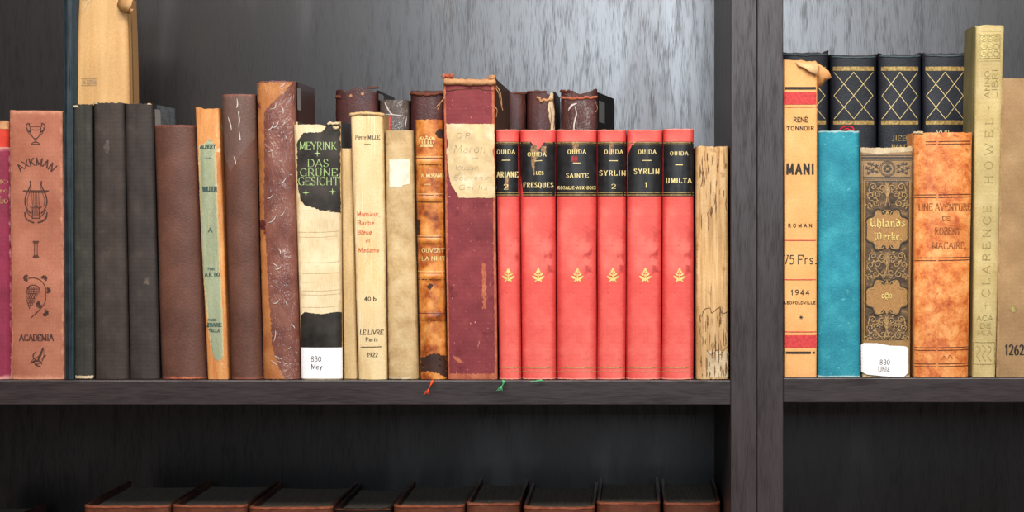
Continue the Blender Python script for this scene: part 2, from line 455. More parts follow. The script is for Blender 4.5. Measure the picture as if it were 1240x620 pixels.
class Ink:
    """Strokes and letters laid on a spine, gathered into one mesh."""
    def __init__(s, bk, off=.0003):
        s.b = bk; s.V = []; s.F = []; s.off = off; s.ops = []; s.depth = 0; s.bb = None
    def op(s):
        """one stroke, one shape or one line of letters"""
        if s.depth == 0: s.ops.append([len(s.F), None])
    def quad(s, pts):
        if not s.ops: s.op()
        b = len(s.V)
        xs = [p[0] for p in pts]; ys = [p[1] for p in pts]
        q = s.ops[-1]; bb = q[1]
        n = [min(xs), min(ys), max(xs), max(ys)]
        q[1] = n if bb is None else [min(bb[0], n[0]), min(bb[1], n[1]), max(bb[2], n[2]), max(bb[3], n[3])]
        for x, y in pts:
            u, v = s.b.uv(x, y)
            h = s.b.hw(v) * .97; u = max(-h, min(h, u))
            s.V.append(s.b.surf(u, v, s.off))
        s.F.append(tuple(range(b, b + len(pts))))
    def ribbon(s, P, wfn):
        """P in pixels; wfn(dx,dy)->width px"""
        s.op()
        n = len(P)
        if n < 2: return
        L = []
        for i in range(n):
            a, c = P[max(0, i - 1)], P[min(n - 1, i + 1)]
            dx, dy = c[0] - a[0], c[1] - a[1]; l = math.hypot(dx, dy) or 1e-6
            dx /= l; dy /= l
            w = wfn(dx, dy) / 2
            L.append(((P[i][0] - dy * w, P[i][1] + dx * w), (P[i][0] + dy * w, P[i][1] - dx * w)))
        for i in range(n - 1):
            s.quad([L[i][0], L[i][1], L[i + 1][1], L[i + 1][0]])
    def line(s, pts, w=.8, smooth=False):
        P = catmull(pts) if smooth else pts
        if smooth: s.ribbon(P, lambda a, b: w)
        else:
            for a, c in zip(P, P[1:]):
                n = max(1, int(math.hypot(c[0] - a[0], c[1] - a[1]) / 4))
                s.ribbon([(a[0] + (c[0] - a[0]) * k / n, a[1] + (c[1] - a[1]) * k / n) for k in range(n + 1)], lambda p, q: w)
        return s
    def curve(s, pts, w=.8): return s.line(pts, w, True)
    def taper(s, pts, w):
        """a leaf-like smooth stroke, thick in the middle"""
        s.op(); P = catmull(pts, 6); n = len(P); L = []
        for i in range(n):
            a, c = P[max(0, i - 1)], P[min(n - 1, i + 1)]
            dx, dy = c[0] - a[0], c[1] - a[1]; l = math.hypot(dx, dy) or 1e-6
            ww = w / 2 * max(.12, math.sin(math.pi * (i + .3) / n)); dx /= l; dy /= l
            L.append(((P[i][0] - dy * ww, P[i][1] + dx * ww), (P[i][0] + dy * ww, P[i][1] - dx * ww)))
        for i in range(n - 1): s.quad([L[i][0], L[i][1], L[i + 1][1], L[i + 1][0]])
        return s
    def poly(s, pts): s.op(); s.quad(pts); return s
    def disc(s, x, y, r, n=12):
        s.op(); s.quad([(x + r * math.cos(2 * math.pi * k / n), y + r * math.sin(2 * math.pi * k / n)) for k in range(n)]); return s
    def ring(s, x, y, r, w, n=28, ry=None):
        ry = ry or r
        P = [(x + r * math.cos(2 * math.pi * k / n), y + ry * math.sin(2 * math.pi * k / n)) for k in range(n + 1)]
        s.ribbon(P, lambda a, b: w); return s
    def text(s, txt, x0, x1, yt, yb, w=1.2, thin=.4, nib=0.0, serif=.14, glyphs=GL, space=.16, slant=0.0, xf=None):
        """txt fitted between x0..x1, cap top yt to baseline yb (pixels)."""
        tot = 0; items = []; s.op(); s.depth += 1
        for ch in txt:
            if ch == ' ': tot += .38; continue
            wd, st = glyphs[ch].split(';'); wd = float(wd)
            items.append((tot, wd, st)); tot += wd + space
        tot -= space
        sx = (x1 - x0) / tot; H = yb - yt
        ca, sa = math.cos(nib), math.sin(nib)
        def tr(x, y):
            X, Yy = x0 + x * sx + slant * y * H, yb - y * H
            return xf(X, Yy) if xf else (X, Yy)
        def wf(dx, dy): return max(thin, w * abs(-dx * sa - dy * ca))
        for ox, wd, st in items:
            for stv in st.split('|'):
                smth = stv.startswith('~')
                P = [tuple(map(float, q.split(','))) for q in stv.lstrip('~').split()]
                P = [(ox + a, c) for a, c in P]
                if smth:
                    s.ribbon([tr(*q) for q in catmull(P, 4)], wf)
                else:
                    for a, c in zip(P, P[1:]):
                        A, C = tr(*a), tr(*c)
                        dx, dy = C[0] - A[0], C[1] - A[1]; l = math.hypot(dx, dy) or 1e-6
                        e = thin * .4
                        s.ribbon([(A[0] - dx / l * e, A[1] - dy / l * e), (C[0] + dx / l * e, C[1] + dy / l * e)], wf)
                    if serif and abs(P[-1][1] - P[0][1]) > .3:
                        for q in (P[0], P[-1]):
                            if q[1] < .03 or q[1] > .97:
                                s.ribbon([tr(q[0] - serif, q[1]), tr(q[0] + serif, q[1])], lambda a, b: thin)
        s.depth -= 1
        return s
    def build(s, name, mat, parent=None, gap=7.0):
        """lines and marks that stand apart on the spine become parts of their own"""
        ops = [q for q in s.ops if q[1]]
        ends = [q[0] for q in s.ops[1:]] + [len(s.F)]
        rng_ = [(q[0], e, q[1]) for q, e in zip(s.ops, ends) if q[1] and e > q[0]]
        cl = []
        for f0, f1, bb in rng_:
            hit = [c for c in cl if not (bb[0] > c[1][2] + gap or bb[2] < c[1][0] - gap or bb[1] > c[1][3] + gap or bb[3] < c[1][1] - gap)]
            n = ([(f0, f1)], list(bb))
            for c in hit:
                n[0].extend(c[0]); o = c[1]
                n[1][0] = min(n[1][0], o[0]); n[1][1] = min(n[1][1], o[1]); n[1][2] = max(n[1][2], o[2]); n[1][3] = max(n[1][3], o[3])
                cl.remove(c)
            cl.append(n)
        for fs, bb in cl:
            V, F = [], []
            for f0, f1 in sorted(fs):
                for f in s.F[f0:f1]:
                    b = len(V); V += [s.V[k] for k in f]; F.append(tuple(range(b, b + len(f))))
            o = mesh_obj(name, V, F, mat, parent or s.b.root, smooth=False)
        return o

def sheet(name, pts_rows, mat, parent, smooth=True):
    """free-standing piece of paper or cloth: rows of local points"""
    V, F = [], []
    n = len(pts_rows[0])
    for r in pts_rows: V += [tuple(p) for p in r]
    for j in range(len(pts_rows) - 1):
        for i in range(n - 1):
            a = j * n + i; F.append((a, a + 1, a + n + 1, a + n))
    o = mesh_obj(name, V, F, mat, parent, smooth=smooth)
    md = o.modifiers.new('sol', 'SOLIDIFY'); md.thickness = .0003
    return o

def headcap(bk, name, x0, x1, y, r, mat, amp=1.0, sag=0.0, seed=0.0, dy=0.0, n=26):
    """a rolled, frayed strip of covering along the head of a spine (pixels, r in px)"""
    V, F = [], []
    P = []
    for i in range(n + 1):
        q = i / n
        px = x0 + (x1 - x0) * q
        py = y + sag * math.sin(math.pi * q) + amp * nz(q * 5, seed) + amp * .5 * nz(q * 16, seed + 5)
        u, v = bk.uv(px, py)
        h = bk.hw(v) * .99; u = max(-h, min(h, u))
        x, yy, z = bk.surf(u, v)
        P.append((x, yy + dy, z))
    tube_geo(V, F, P, r * K, 8, lambda q: 1 + .35 * nz(q * 9, seed + 2))
    return mesh_obj(name, V, F, mat, bk.root)

def threads(bk, name, lines, mat, w=.35):
    for L in lines:
        V, F = [], []
        pts = catmull([(a, c) for a, c in L], 5)
        P = [bk.P(a, c, -.001 + .0006 * math.sin(i)) for i, (a, c) in enumerate(pts)]
        tube_geo(V, F, P, w * K, 5)
        mesh_obj(name, V, F, mat, bk.root)

def ribbon_mark(bk, pts, w, mat, y=-.004, split=True):
    """silk marker hanging from under the spine over the shelf edge (pixels)"""
    rows = []
    P = catmull(pts, 5)
    for i, (a, c) in enumerate(P):
        q = i / (len(P) - 1)
        yy = (y - bk.Yf) + (0.0 if q > .15 else (.15 - q) / .15 * .002)
        tw = .6 + .4 * math.cos(q * 5)
        x, _, z = bk.P(a, c)
        rows.append([(x - w / 2 * K * tw, yy, z + .0004), (x, yy - .0006 * math.sin(q * 6), z), (x + w / 2 * K * tw, yy, z - .0004)])
    o = sheet('bookmark_ribbon', rows, mat, bk.root)
    V, F = [], []
    a, c = P[-1]; rnd = random.Random(int(a))
    for k in range(5 if split else 0):
        x, _, z = bk.P(a, c)
        o0 = (k - 2) * w * .22 * K
        dx, dz = (P[-1][0] - P[-3][0]), (P[-1][1] - P[-3][1]); l = math.hypot(dx, dz)
        tube_geo(V, F, [(x + o0, y - bk.Yf, z + .0008), (x + o0 * 1.5 + dx / l * 1.6 * K, y - bk.Yf, z - dz / l * 1.6 * K), (x + o0 * 2.4 + dx / l * 3.6 * K, y - bk.Yf - .0004, z - dz / l * (2.6 + rnd.random() * 1.5) * K)], .25 * K, 5)
    if V: mesh_obj('ribbon_fringe', V, F, mat, o)
    return o
random.seed(7)
# ---------------------------------------------------------------- palette
LAM_X = laminate('laminate_shelf', 'x', (40, 33, 34), (60, 52, 53))
LAM_Z = laminate('laminate_side', 'z', (46, 39, 40), (64, 56, 57))
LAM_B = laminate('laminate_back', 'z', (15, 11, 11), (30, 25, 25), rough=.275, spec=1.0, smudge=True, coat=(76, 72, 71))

aged('magenta_cloth', [(.3, (120, 28, 56)), (.7, (150, 44, 76))], weave=.6, edge=(((222, 170, 160)), .8, .93), ends=((215, 160, 150), .7, .02))
aged('salmon_cloth', [(.3, (156, 90, 68)), (.55, (176, 110, 86)), (.75, (190, 126, 100))], sc=30, weave=.8, edge=((226, 160, 130), .7, .9), ends=((214, 150, 120), .6, .02), big=.1)
aged('black_board', [(.3, (18, 25, 30)), (.7, (38, 50, 56))], sc=80, rough=.4, edge=((66, 84, 92), .8, .55))
aged('charcoal_cloth', [(.3, (42, 41, 37)), (.6, (56, 54, 49)), (.8, (74, 71, 65))], sc=90, weave=.9, edge=((34, 33, 32), .7, .8), spots=[((96, 92, 86), 60, .66, .8)])
aged('umber_cloth', [(.3, (50, 41, 37)), (.6, (66, 55, 50)), (.8, (84, 72, 65))], sc=70, weave=.9, edge=((40, 34, 33), .7, .8), spots=[((104, 96, 90), 50, .68, .85)])
aged('black_cloth', [(.3, (46, 39, 36)), (.6, (60, 52, 49)), (.8, (78, 69, 64))], sc=70, weave=.9, edge=((36, 33, 32), .7, .8), spots=[((98, 92, 88), 55, .67, .85)])
for nm, film in (('brown_leatherette', 0), ('brown_leatherette_film', .0)):
    aged(nm, [(.3, (84, 52, 42)), (.6, (102, 66, 54)), (.8, (112, 76, 62))], sc=40, grain=(650, .55), edge=((72, 44, 36), .6, .75), rough=.5, spec=.4, ends=((150, 84, 68), .5, .012))
aged('orange_paper', [(.3, (180, 104, 52)), (.5, (212, 142, 78)), (.75, (228, 170, 108))], sc=60, st=(3, 1, .4), film=.5, edge=((140, 76, 40), .6, .85), spots=[((238, 214, 170), 90, .62, .72)])
aged('sage_paper', [(.3, (136, 146, 116)), (.6, (160, 168, 138)), (.8, (186, 188, 156))], sc=60, st=(2, 1, .3), film=.6, spots=[((208, 178, 120), 70, .6, .72)], edge=((206, 178, 124), .8, .7), streak=((196, 172, 112), 1, (1200, 60, 30), .58, .7))
aged('mottled_calf_film', [(.25, (84, 36, 30)), (.5, (124, 74, 62)), (.75, (150, 100, 84))], sc=75, st=(1, 1, .7), det=7, film=1.0, spots=[((92, 40, 44), 30, .58, .7)], rough=.5)
aged('tan_stripe', [(.3, (150, 84, 40)), (.7, (198, 132, 76))], sc=60, film=.6, spots=[((84, 26, 24), 50, .58, .68)])
aged('cream_wrinkled', [(.3, (216, 192, 148)), (.6, (236, 218, 180)), (.8, (244, 230, 198))], sc=50, grain=(420, .9), gst=(2.6, 1, .35), spots=[((206, 176, 130), 70, .6, .75)], streak=((212, 186, 144), 1, (60, 60, 420), .58, .72), edge=((190, 156, 108), .8, .8))
aged('buff_paper', [(.3, (190, 158, 108)), (.6, (212, 182, 132)), (.8, (224, 198, 152))], sc=50, edge=((170, 134, 88), .7, .8), st=(2, 1, .5))
aged('cream_paper', [(.25, (214, 178, 122)), (.5, (232, 206, 156)), (.8, (242, 222, 178))], sc=38, st=(1.6, 1, .5), edge=((188, 150, 100), .8, .84), spots=[((206, 160, 104), 60, .62, .75)], streak=((246, 232, 200), 1, (900, 60, 14), .56, .7))
aged('greige_cloth', [(.25, (180, 144, 96)), (.5, (210, 180, 132)), (.8, (228, 204, 160))], sc=90, weave=.6, edge=((150, 122, 84), .8, .82), spots=[((160, 122, 78), 70, .62, .75)], ends=((170, 140, 96), .6, .06))
aged('tree_calf', [(.32, (92, 38, 14)), (.42, (166, 84, 32)), (.53, (208, 128, 56)), (.66, (232, 164, 90))], sc=80, det=6, ro=.62, spots=[((78, 28, 22), 42, .64, .7)], edge=((84, 34, 16), .75, .82), rough=.42, spec=.5, scratch=((236, 190, 130), .35))
aged('burnt_stain', [(.3, (34, 26, 28)), (.7, (78, 48, 36))], sc=60, rough=.5)
aged('maroon_cloth', [(.3, (120, 42, 50)), (.6, (140, 56, 62)), (.8, (158, 76, 76))], sc=70, weave=.7, edge=((178, 96, 72), .85, .9), ends=((188, 112, 88), .8, .012), scratch=((220, 160, 140), .9), spots=[((104, 32, 40), 70, .55, .72), ((190, 120, 110), 420, .66, .74)], big=.12)
aged('brown_board', [(.3, (44, 28, 24)), (.7, (88, 62, 50))], sc=1, st=(60, 500, 40))
aged('red_cloth', [(.3, (218, 78, 72)), (.5, (234, 98, 90)), (.7, (246, 126, 114))], sc=26, det=5, weave=.55, edge=((196, 44, 46), .8, .6), spots=[((176, 56, 56), 55, .58, .74), ((160, 52, 54), 210, .64, .76)], ends=((246, 168, 150), .75, .006), big=.09, streak=((246, 128, 116), 1, (160, 20, 5), .6, .8))  # pale streak paints the spine's centre highlight into the cloth
aged('worm_paper', [(.3, (168, 122, 74)), (.48, (212, 170, 116)), (.7, (236, 204, 156))], sc=1, st=(300, 60, 16), edge=((140, 98, 58), .8, .78), streak=((132, 90, 52), 1, (520, 60, 20), .58, .68), spots=[((150, 104, 62), 90, .6, .72)], big=.2)  # dark streak puts edge shading into the paper colour
aged('manila_paper', [(.3, (222, 164, 98)), (.6, (232, 176, 112)), (.8, (238, 188, 126))], sc=50, edge=((204, 140, 84), .7, .88), ends=((214, 156, 100), .5, .02), big=.06)
aged('teal_cloth', [(.3, (26, 122, 144)), (.5, (38, 140, 160)), (.7, (58, 160, 176))], sc=60, det=6, grain=(700, .7), edge=((14, 92, 112), .6, .8), ends=((190, 214, 210), .8, .008), spots=[((96, 180, 192), 260, .62, .74)])
aged('old_gold_cloth', [(.3, (146, 110, 66)), (.6, (168, 132, 84)), (.8, (186, 152, 104))], sc=60, rough=.5, film=.25, edge=((120, 88, 54), .5, .86), ends=((212, 186, 140), .8, .02))
aged('orange_calf', [(.30, (124, 48, 22)), (.40, (190, 92, 40)), (.5, (224, 136, 70)), (.62, (244, 178, 110))], sc=70, det=8, ro=.8, spots=[((126, 50, 34), 28, .66, .72), ((176, 84, 44), 130, .56, .70), ((240, 176, 110), 150, .60, .76)], edge=((240, 176, 116), .5, .9), rough=.42, spec=.5)
aged('olive_gold_cloth', [(.3, (186, 164, 108)), (.6, (208, 188, 132)), (.8, (222, 204, 150))], sc=50, weave=.8, edge=((176, 160, 104), .5, .85))
aged('olive_board', [(.3, (122, 120, 84)), (.7, (166, 156, 110))], sc=40, weave=.8)
aged('fawn_cloth', [(.3, (152, 118, 80)), (.6, (172, 138, 96)), (.8, (186, 154, 112))], sc=40, weave=.7, edge=((214, 176, 140), .6, .88), spots=[((212, 184, 150), 60, .68, .8)])
aged('navy_leather', [(.3, (22, 25, 34)), (.6, (34, 38, 48)), (.8, (48, 52, 62))], sc=60, grain=(700, .5), rough=.45, edge=((14, 15, 22), .7, .8), ends=((58, 50, 50), .6, .02))
aged('tan_wrapper', [(.3, (196, 152, 98)), (.6, (214, 174, 120)), (.8, (224, 190, 138))], sc=1, st=(90, 30, 8), edge=((176, 128, 80), .6, .8), big=.08)
aged('oxblood_leather', [(.3, (52, 22, 22)), (.6, (78, 36, 34)), (.8, (98, 50, 46))], sc=50, grain=(800, .6), rough=.42, spec=.5, edge=((44, 18, 18), .7, .8), film=.15)
aged('oxblood_film', [(.3, (60, 30, 28)), (.6, (84, 46, 42)), (.8, (104, 62, 54))], sc=50, grain=(800, .5), rough=.42, film=1.0)
aged('dark_board', [(.3, (20, 19, 20)), (.7, (42, 38, 38))], sc=60, rough=.5)
aged('slate_board', [(.3, (26, 32, 36)), (.7, (52, 60, 64))], sc=60, rough=.35, film=.5)
aged('grey_film_leather', [(.3, (62, 50, 46)), (.7, (98, 84, 76))], sc=50, rough=.4, film=1.0)
aged('brick_red_board', [(.3, (190, 44, 30)), (.7, (220, 70, 50))], sc=60)
aged('russet_leather', [(.3, (92, 46, 30)), (.55, (132, 74, 50)), (.8, (164, 102, 72))], sc=70, rough=.5, ends=((178, 116, 84), .9, .012), edge=((60, 30, 20), .6, .8))
aged('black_leather_dull', [(.3, (30, 24, 22)), (.8, (54, 42, 38))], sc=70, rough=.5, ends=((60, 42, 32), .8, .012))
aged('frayed_tan', [(.3, (160, 104, 68)), (.6, (204, 154, 110)), (.8, (226, 188, 148))], sc=110, rough=.8)
aged('frayed_red', [(.3, (150, 66, 44)), (.7, (206, 124, 92))], sc=130, rough=.8)
aged('frayed_dark', [(.3, (66, 28, 22)), (.7, (130, 70, 46))], sc=110, rough=.7)
aged('frayed_pale', [(.3, (176, 150, 116)), (.7, (226, 208, 172))], sc=110, rough=.8)
paper_edges('pages_cream', (206, 184, 146), (160, 134, 98))
paper_edges('pages_grey', (176, 164, 152), (126, 116, 106))
paper_edges('pages_brown', (136, 106, 76), (92, 68, 46))
flat('ink_brown', (78, 48, 42), .2, wear=((170, 100, 80), 260, .58, .72))
flat('ink_black', (40, 34, 32), .15)
flat('ink_charcoal', (52, 46, 44), .15, wear=((200, 160, 110), 500, .66, .8))
flat('ink_faint', (146, 82, 42), .2, wear=((214, 136, 76), 420, .52, .62))
flat('ink_faint_grey', (150, 132, 108), .1)
flat('ink_pencil', (140, 126, 108), .12, wear=((214, 188, 142), 300, .46, .6))
flat('ink_orange', (216, 104, 66), .15, wear=((232, 200, 150), 400, .5, .7))
flat('ink_red', (204, 66, 66), .08, wear=((226, 130, 100), 300, .62, .75))
flat('ink_lime', (166, 196, 128), .08)
flat('ink_teal', (60, 84, 78), .1)
flat('ink_grey', (92, 96, 100), .1)
flat('gilt', (232, 200, 118), .12, rough=.4, metal=.25, wear=((196, 120, 70), 500, .66, .76))
flat('gilt_dull', (188, 156, 96), .15, rough=.4, metal=.35)
flat('gilt_on_navy', (172, 144, 88), .2, rough=.4, metal=.3, wear=((84, 70, 54), 420, .58, .7))
flat('gilt_pale', (240, 216, 150), .08, rough=.4, metal=.2)
flat('gilt_worn', (206, 184, 120), .15, rough=.35, metal=.4, wear=((182, 164, 108), 300, .42, .55))
flat('gilt_bright', (246, 210, 130), .1, rough=.35, metal=.3)
flat('black_label', (26, 25, 27), .3, rough=.4, spec=.5, sc=200, wear=((120, 60, 50), 120, .70, .76))
flat('black_dull', (56, 51, 47), .25, rough=.6, sc=60, wear=((84, 76, 68), 140, .60, .78))
flat('black_film_band', (46, 42, 38), .25, rough=.4, sc=60, film=.7)
flat('white_label', (236, 236, 238), .015, rough=.5)
flat('pale_label', (150, 150, 152), .04)
flat('cream_scrap', (236, 226, 204), .05, sc=120, wear=((206, 184, 142), 80, .56, .72))
flat('parchment_scrap', (214, 188, 142), .07, sc=90, wear=((230, 212, 178), 60, .46, .7))
flat('dark_panel', (84, 68, 52), .25, sc=140, wear=((138, 108, 72), 240, .5, .66))
flat('cartouche_gold', (166, 124, 76), .06, sc=600, rough=.5)
flat('gilt_stamp', (172, 152, 98), .1, rough=.4, metal=.2, wear=((206, 188, 126), 300, .56, .7))
flat('scroll_tan', (166, 134, 90), .15, rough=.45)
flat('crease_tan', (206, 180, 138), .1)
flat('dust', (88, 78, 72), .2, sc=200)
flat('line_dark', (58, 50, 46), .1)
flat('silk_orange', (232, 84, 40), .08, rough=.5)
flat('silk_green', (84, 174, 120), .08, rough=.5)
flat('silk_red', (200, 36, 50), .08, rough=.5)
flat('band_dark', (96, 46, 30), .15)
flat('crack_dark', (112, 78, 48), .25)
flat('stain_red', (150, 50, 52), .2)
flat('stain_tan', (150, 116, 84), .25)

def clear_film():
    N = NT('clear_film'); b = N.bsdf
    N.set('Base Color', (0.9, 0.9, 0.88, 1)); N.set('Roughness', .1); N.set('Alpha', .035); N.set('Specular IOR Level', 1.0)
    w = N.noise(60, (1, 1, .5), 4, dist=1.2, off=3)
    N.set('Normal', N.bump(N.op('MULTIPLY', N.op('ABSOLUTE', N.op('SUBTRACT', w, .5)), -3), .8, .002))
    MAT['clear_film'] = N.m
clear_film()

# ---------------------------------------------------------------- setting
flat('plaster', (188, 184, 176), .03, rough=.9, sc=20)
def floor_mat():
    N = NT('floor_boards')
    f = N.noise(1, (3, 60, 60), 4)
    c = N.ramp(f, [(.3, (96, 70, 48)), (.7, (136, 102, 72))])
    br = N.n.new('ShaderNodeTexBrick'); N.lk(N.obj, br.inputs['Vector']); br.inputs['Scale'].default_value = 1.0
    br.inputs['Brick Width'].default_value = 1.6; br.inputs['Row Height'].default_value = .14; br.inputs['Mortar Size'].default_value = .003
    br.inputs['Color1'].default_value = (1, 1, 1, 1); br.inputs['Color2'].default_value = (.8, .8, .8, 1); br.inputs['Mortar'].default_value = (.1, .1, .1, 1)
    N.set('Base Color', N.mix(c, br.outputs[0], 1.0, 'MULTIPLY')); N.set('Roughness', .45); MAT['floor_boards'] = N.m
floor_mat()
ZF = -1.16
def struct(o): o['kind'] = 'structure'; return o
struct(box('floor', -2.6, 2.6, -3.6, .34, ZF - .02, ZF, MAT['floor_boards']))
struct(box('wall_back', -2.6, 2.6, .30, .34, ZF, 1.5, MAT['plaster']))
struct(box('baseboard_back', -2.6, 2.6, .286, .2995, ZF, ZF + .07, MAT['plaster']))

def bookcase(x0, x1, zsh, label, extra):
    """x0,x1 outer faces"""
    r = bpy.data.objects.new('bookcase', None); COL.objects.link(r)
    r.location = ((x0 + x1) / 2, .14, ZF); r['label'] = label; r['category'] = 'bookcase'; r['group'] = 'black-brown bookcases'
    ox, oy, oz = r.location
    T = .0190; y0, y1 = 0.0, .2790; zt = .86
    def b(n, a0, a1, c0, c1, e0, e1, m, bev=.0006): return box(n, a0 - ox, a1 - ox, c0 - oy, c1 - oy, e0 - oz, e1 - oz, m, r, bev)
    b('side_panel', x0, x0 + T, y0, y1, ZF, zt, LAM_Z); b('side_panel', x1 - T, x1, y0, y1, ZF, zt, LAM_Z)
    b('back_panel', x0 + T, x1 - T, .2630, .2670, ZF + .06, zt - .02, LAM_B, 0)
    b('plinth', x0 + T, x1 - T, .012, .030, ZF, ZF + .06, LAM_X)
    for z in zsh: b('shelf', x0 + T, x1 - T, .0004, .2628, z - .0178, z, LAM_X)
    b('top_board', x0 + T, x1 - T, .0004, .2628, zt - .0178, zt, LAM_X)
    b('bottom_board', x0 + T, x1 - T, .0004, .2628, ZF + .0601, ZF + .0781, LAM_X)
    return r
XP = WX(916.7)
ZLOW = -.445
bookcase(XP - .838, XP - .0001, (ZL, .40, ZLOW, -.78), 'black-brown bookcase left of the double upright, holding the long row with the red volumes', 0)
bookcase(XP + .0001, XP + .838, (ZR, .40, ZLOW, -.78), 'black-brown bookcase right of the double upright, with the teal book on its shelf', 0)

FR = 'books in the front row of the left bay'
BR = 'books in the back row of the left bay'
RF = 'books in the front row of the right bay'
RB = 'books in the back row of the right bay'
LO = 'old leather books on the shelf below'
RV = 'matching red cloth volumes with black spine labels'
PG = 'pages_cream'

def side_label(k, y0, y1, z0p, z1p, mat, name='call_number_label'):
    """sticker on the right-hand board; y in metres from the spine, z by photo pixel rows"""
    za, zc = WZ(z1p, k.Yf + y0) - k.z0, WZ(z0p, k.Yf + y0) - k.z0
    V = []
    for y, z in ((y0, za), (y1, za), (y1, zc), (y0, zc)): V.append((k.hw(z) + k.lean * z + .0004 + k.wob * .8 * nz(z * 20, k.seed), y, z))
    return mesh_obj(name, V, [(0, 1, 2, 3)], mat, k.root, smooth=False)

# ================================================================ LEFT BAY, FRONT ROW
# magenta
k = Book('magenta cloth book cut by the left edge, left of the salmon book', (-26, 10, 178), (-25, 12.5), b=.006, group=FR)
k.cover(MAT['magenta_cloth'], top=[(0, 0), (1, 0)], rag=.0003); k.pages(MAT[PG])
i = k.ink(); i.text('BIBLIO', -19, 8, 218, 222, w=.6, thin=.3); i.text('Teatro', -18, 7.5, 228, 233, w=.7, thin=.4); i.text('Studio', -18, 8, 238, 246, w=.8, thin=.4); i.build('gilt_lettering', MAT['gilt_dull'])

# salmon
k = Book('salmon-pink cloth book stamped with goblet, lyre and bird, marked ACADEMIA', (9.5, 74.5, 134), (12, 77), b=.005, p=3.4, group=FR)
k.cover(MAT['salmon_cloth'], rag=.0002, top=[(0, 1), (.1, 0), (.95, 0), (1, -1)]); k.pages(MAT[PG])
i = k.ink()
X = 43.5
i.curve([(X - 6, 153), (X - 6.5, 158), (X - 4, 165), (X, 168), (X + 4, 165), (X + 6.5, 158), (X + 6, 153)], 1.0)
i.line([(X - 6, 153), (X + 6, 153)], .7).curve([(X - 4.5, 156.5), (X, 157.5), (X + 4.5, 156.5)], .6)
for sg in (-1, 1):
    i.curve([(X + sg * 6, 160), (X + sg * 10.5, 157), (X + sg * 11, 151), (X + sg * 7.5, 149.5), (X + sg * 8, 153)], 1.2)
    i.curve([(X + sg * 4, 165), (X + sg * 9, 160), (X + sg * 10, 154)], .6)
i.line([(X - 1, 168), (X - .8, 172)], .8).line([(X + 1, 168), (X + .8, 172)], .8)
i.curve([(X - 5, 174.5), (X - 3, 172.5), (X, 172), (X + 3, 172.5), (X + 5, 174.5)], .9).line([(X - 5, 174.6), (X + 5, 174.6)], .9)
def arc(x, y):
    q = (x - X) / 20.0; a = q * .82
    rr = 26 + (202 - y)
    return (X + .5 + rr * math.sin(a), 202 + 24 - rr * math.cos(a))
i.text('ΛΧΚΜΛΝ'.replace('Λ', 'V').replace('Χ', 'X').replace('Κ', 'K').replace('Μ', 'M').replace('Ν', 'N').replace('VXKMVN', 'AXKMAN'), 24, 63, 193, 202, w=1.7, thin=.8, serif=.05, xf=arc)
# lyre
for sg in (-1, 1):
    i.curve([(X + sg * 7, 219), (X + sg * 6.5, 224), (X + sg * 9, 230), (X + sg * 12.5, 238), (X + sg * 13, 247), (X + sg * 9.5, 255), (X + sg * 6, 258)], 1.5)
    i.curve([(X + sg * 5.5, 226), (X + sg * 8, 234), (X + sg * 10.5, 242), (X + sg * 9.5, 250)], .6)
    i.curve([(X + sg * 13.5, 257), (X + sg * 12, 264), (X + sg * 7, 268), (X + sg * 2, 269.5)], 1.7)
    i.curve([(X + sg * 12, 254), (X + sg * 9, 259), (X + sg * 4.5, 263)], .9)
    i.line([(X + sg * 4.5, 251), (X + sg * 4.2, 265)], 1.0)
i.line([(X - 15.5, 231), (X + 15.5, 231)], 1.3).line([(X - 13, 233), (X + 13, 233)], .5)
for q in range(6): i.line([(X - 5 + q * 2, 231), (X - 3.4 + q * 1.36, 262)], .5)
i.curve([(X - 7, 250), (X - 4, 252), (X, 250), (X + 4, 252), (X + 7, 250)], .8).line([(X - 4, 264), (X + 4, 264)], .9)
# column
i.line([(X - 3.8, 292.5), (X + 3.8, 292.5)], 1.5).line([(X - 3, 294.4), (X + 3, 294.4)], .6).line([(X - 3.8, 311), (X + 3.8, 311)], 1.5).line([(X - 3, 309), (X + 3, 309)], .6)
for q in (-1.8, 0, 1.8): i.line([(X + q, 294), (X + q, 310)], .75)
# grapes and vine
cx, cy = 39.5, 356
for ry in range(9):
    n = (5, 5, 5, 4, 4, 3, 3, 2, 1)[ry]
    for q in range(n): i.ring(cx + (q - (n - 1) / 2) * 2.9 + (.0 if ry < 4 else -1.2 - (ry - 4) * .45), 348.5 + ry * 2.8, 1.35, .5, 9)
i.curve([(33, 351), (35, 346.5), (41, 345), (47, 348), (48.5, 356)], .9).curve([(32.8, 351), (31.5, 360), (34, 368), (35.5, 374)], .7)
i.curve([(34, 337), (42, 336.5), (50, 340), (55, 348), (55.5, 356), (54.5, 366), (47, 376), (37, 385)], .9)
def leaf(x, y, r, a):
    for q in range(5):
        t = a + (q - 2) * .85
        i.taper([(x, y), (x + r * .6 * math.cos(t), y + r * .6 * math.sin(t)), (x + r * math.cos(t), y + r * math.sin(t))], r * .7)
leaf(32, 336.5, 4.2, math.pi); leaf(53.5, 337, 4, -1); leaf(58, 351.5, 3.8, 0); leaf(48, 368.5, 4.6, 2.6); leaf(55, 378.5, 4.4, .4)
i.text('ACADEMIA', 23.5, 64.5, 405, 412.5, w=1.5, thin=.7, serif=0)
for P_, w_ in (([(36, 440), (42, 437), (48, 437), (51, 441)], 2.2), ([(45, 438), (49, 430), (52.5, 421)], 2.6), ([(44, 437), (40, 431), (44, 425)], 1.6), ([(40, 437), (44, 442), (50, 444)], 1.6), ([(50, 436), (54, 431), (56, 430)], 1.2)):
    i.taper(P_, w_)
i.curve([(36, 440), (41, 434), (47, 431), (52.5, 421), (53, 432), (50, 439), (44, 441)], .6)
i.build('stamped_ornament', MAT['ink_brown'])

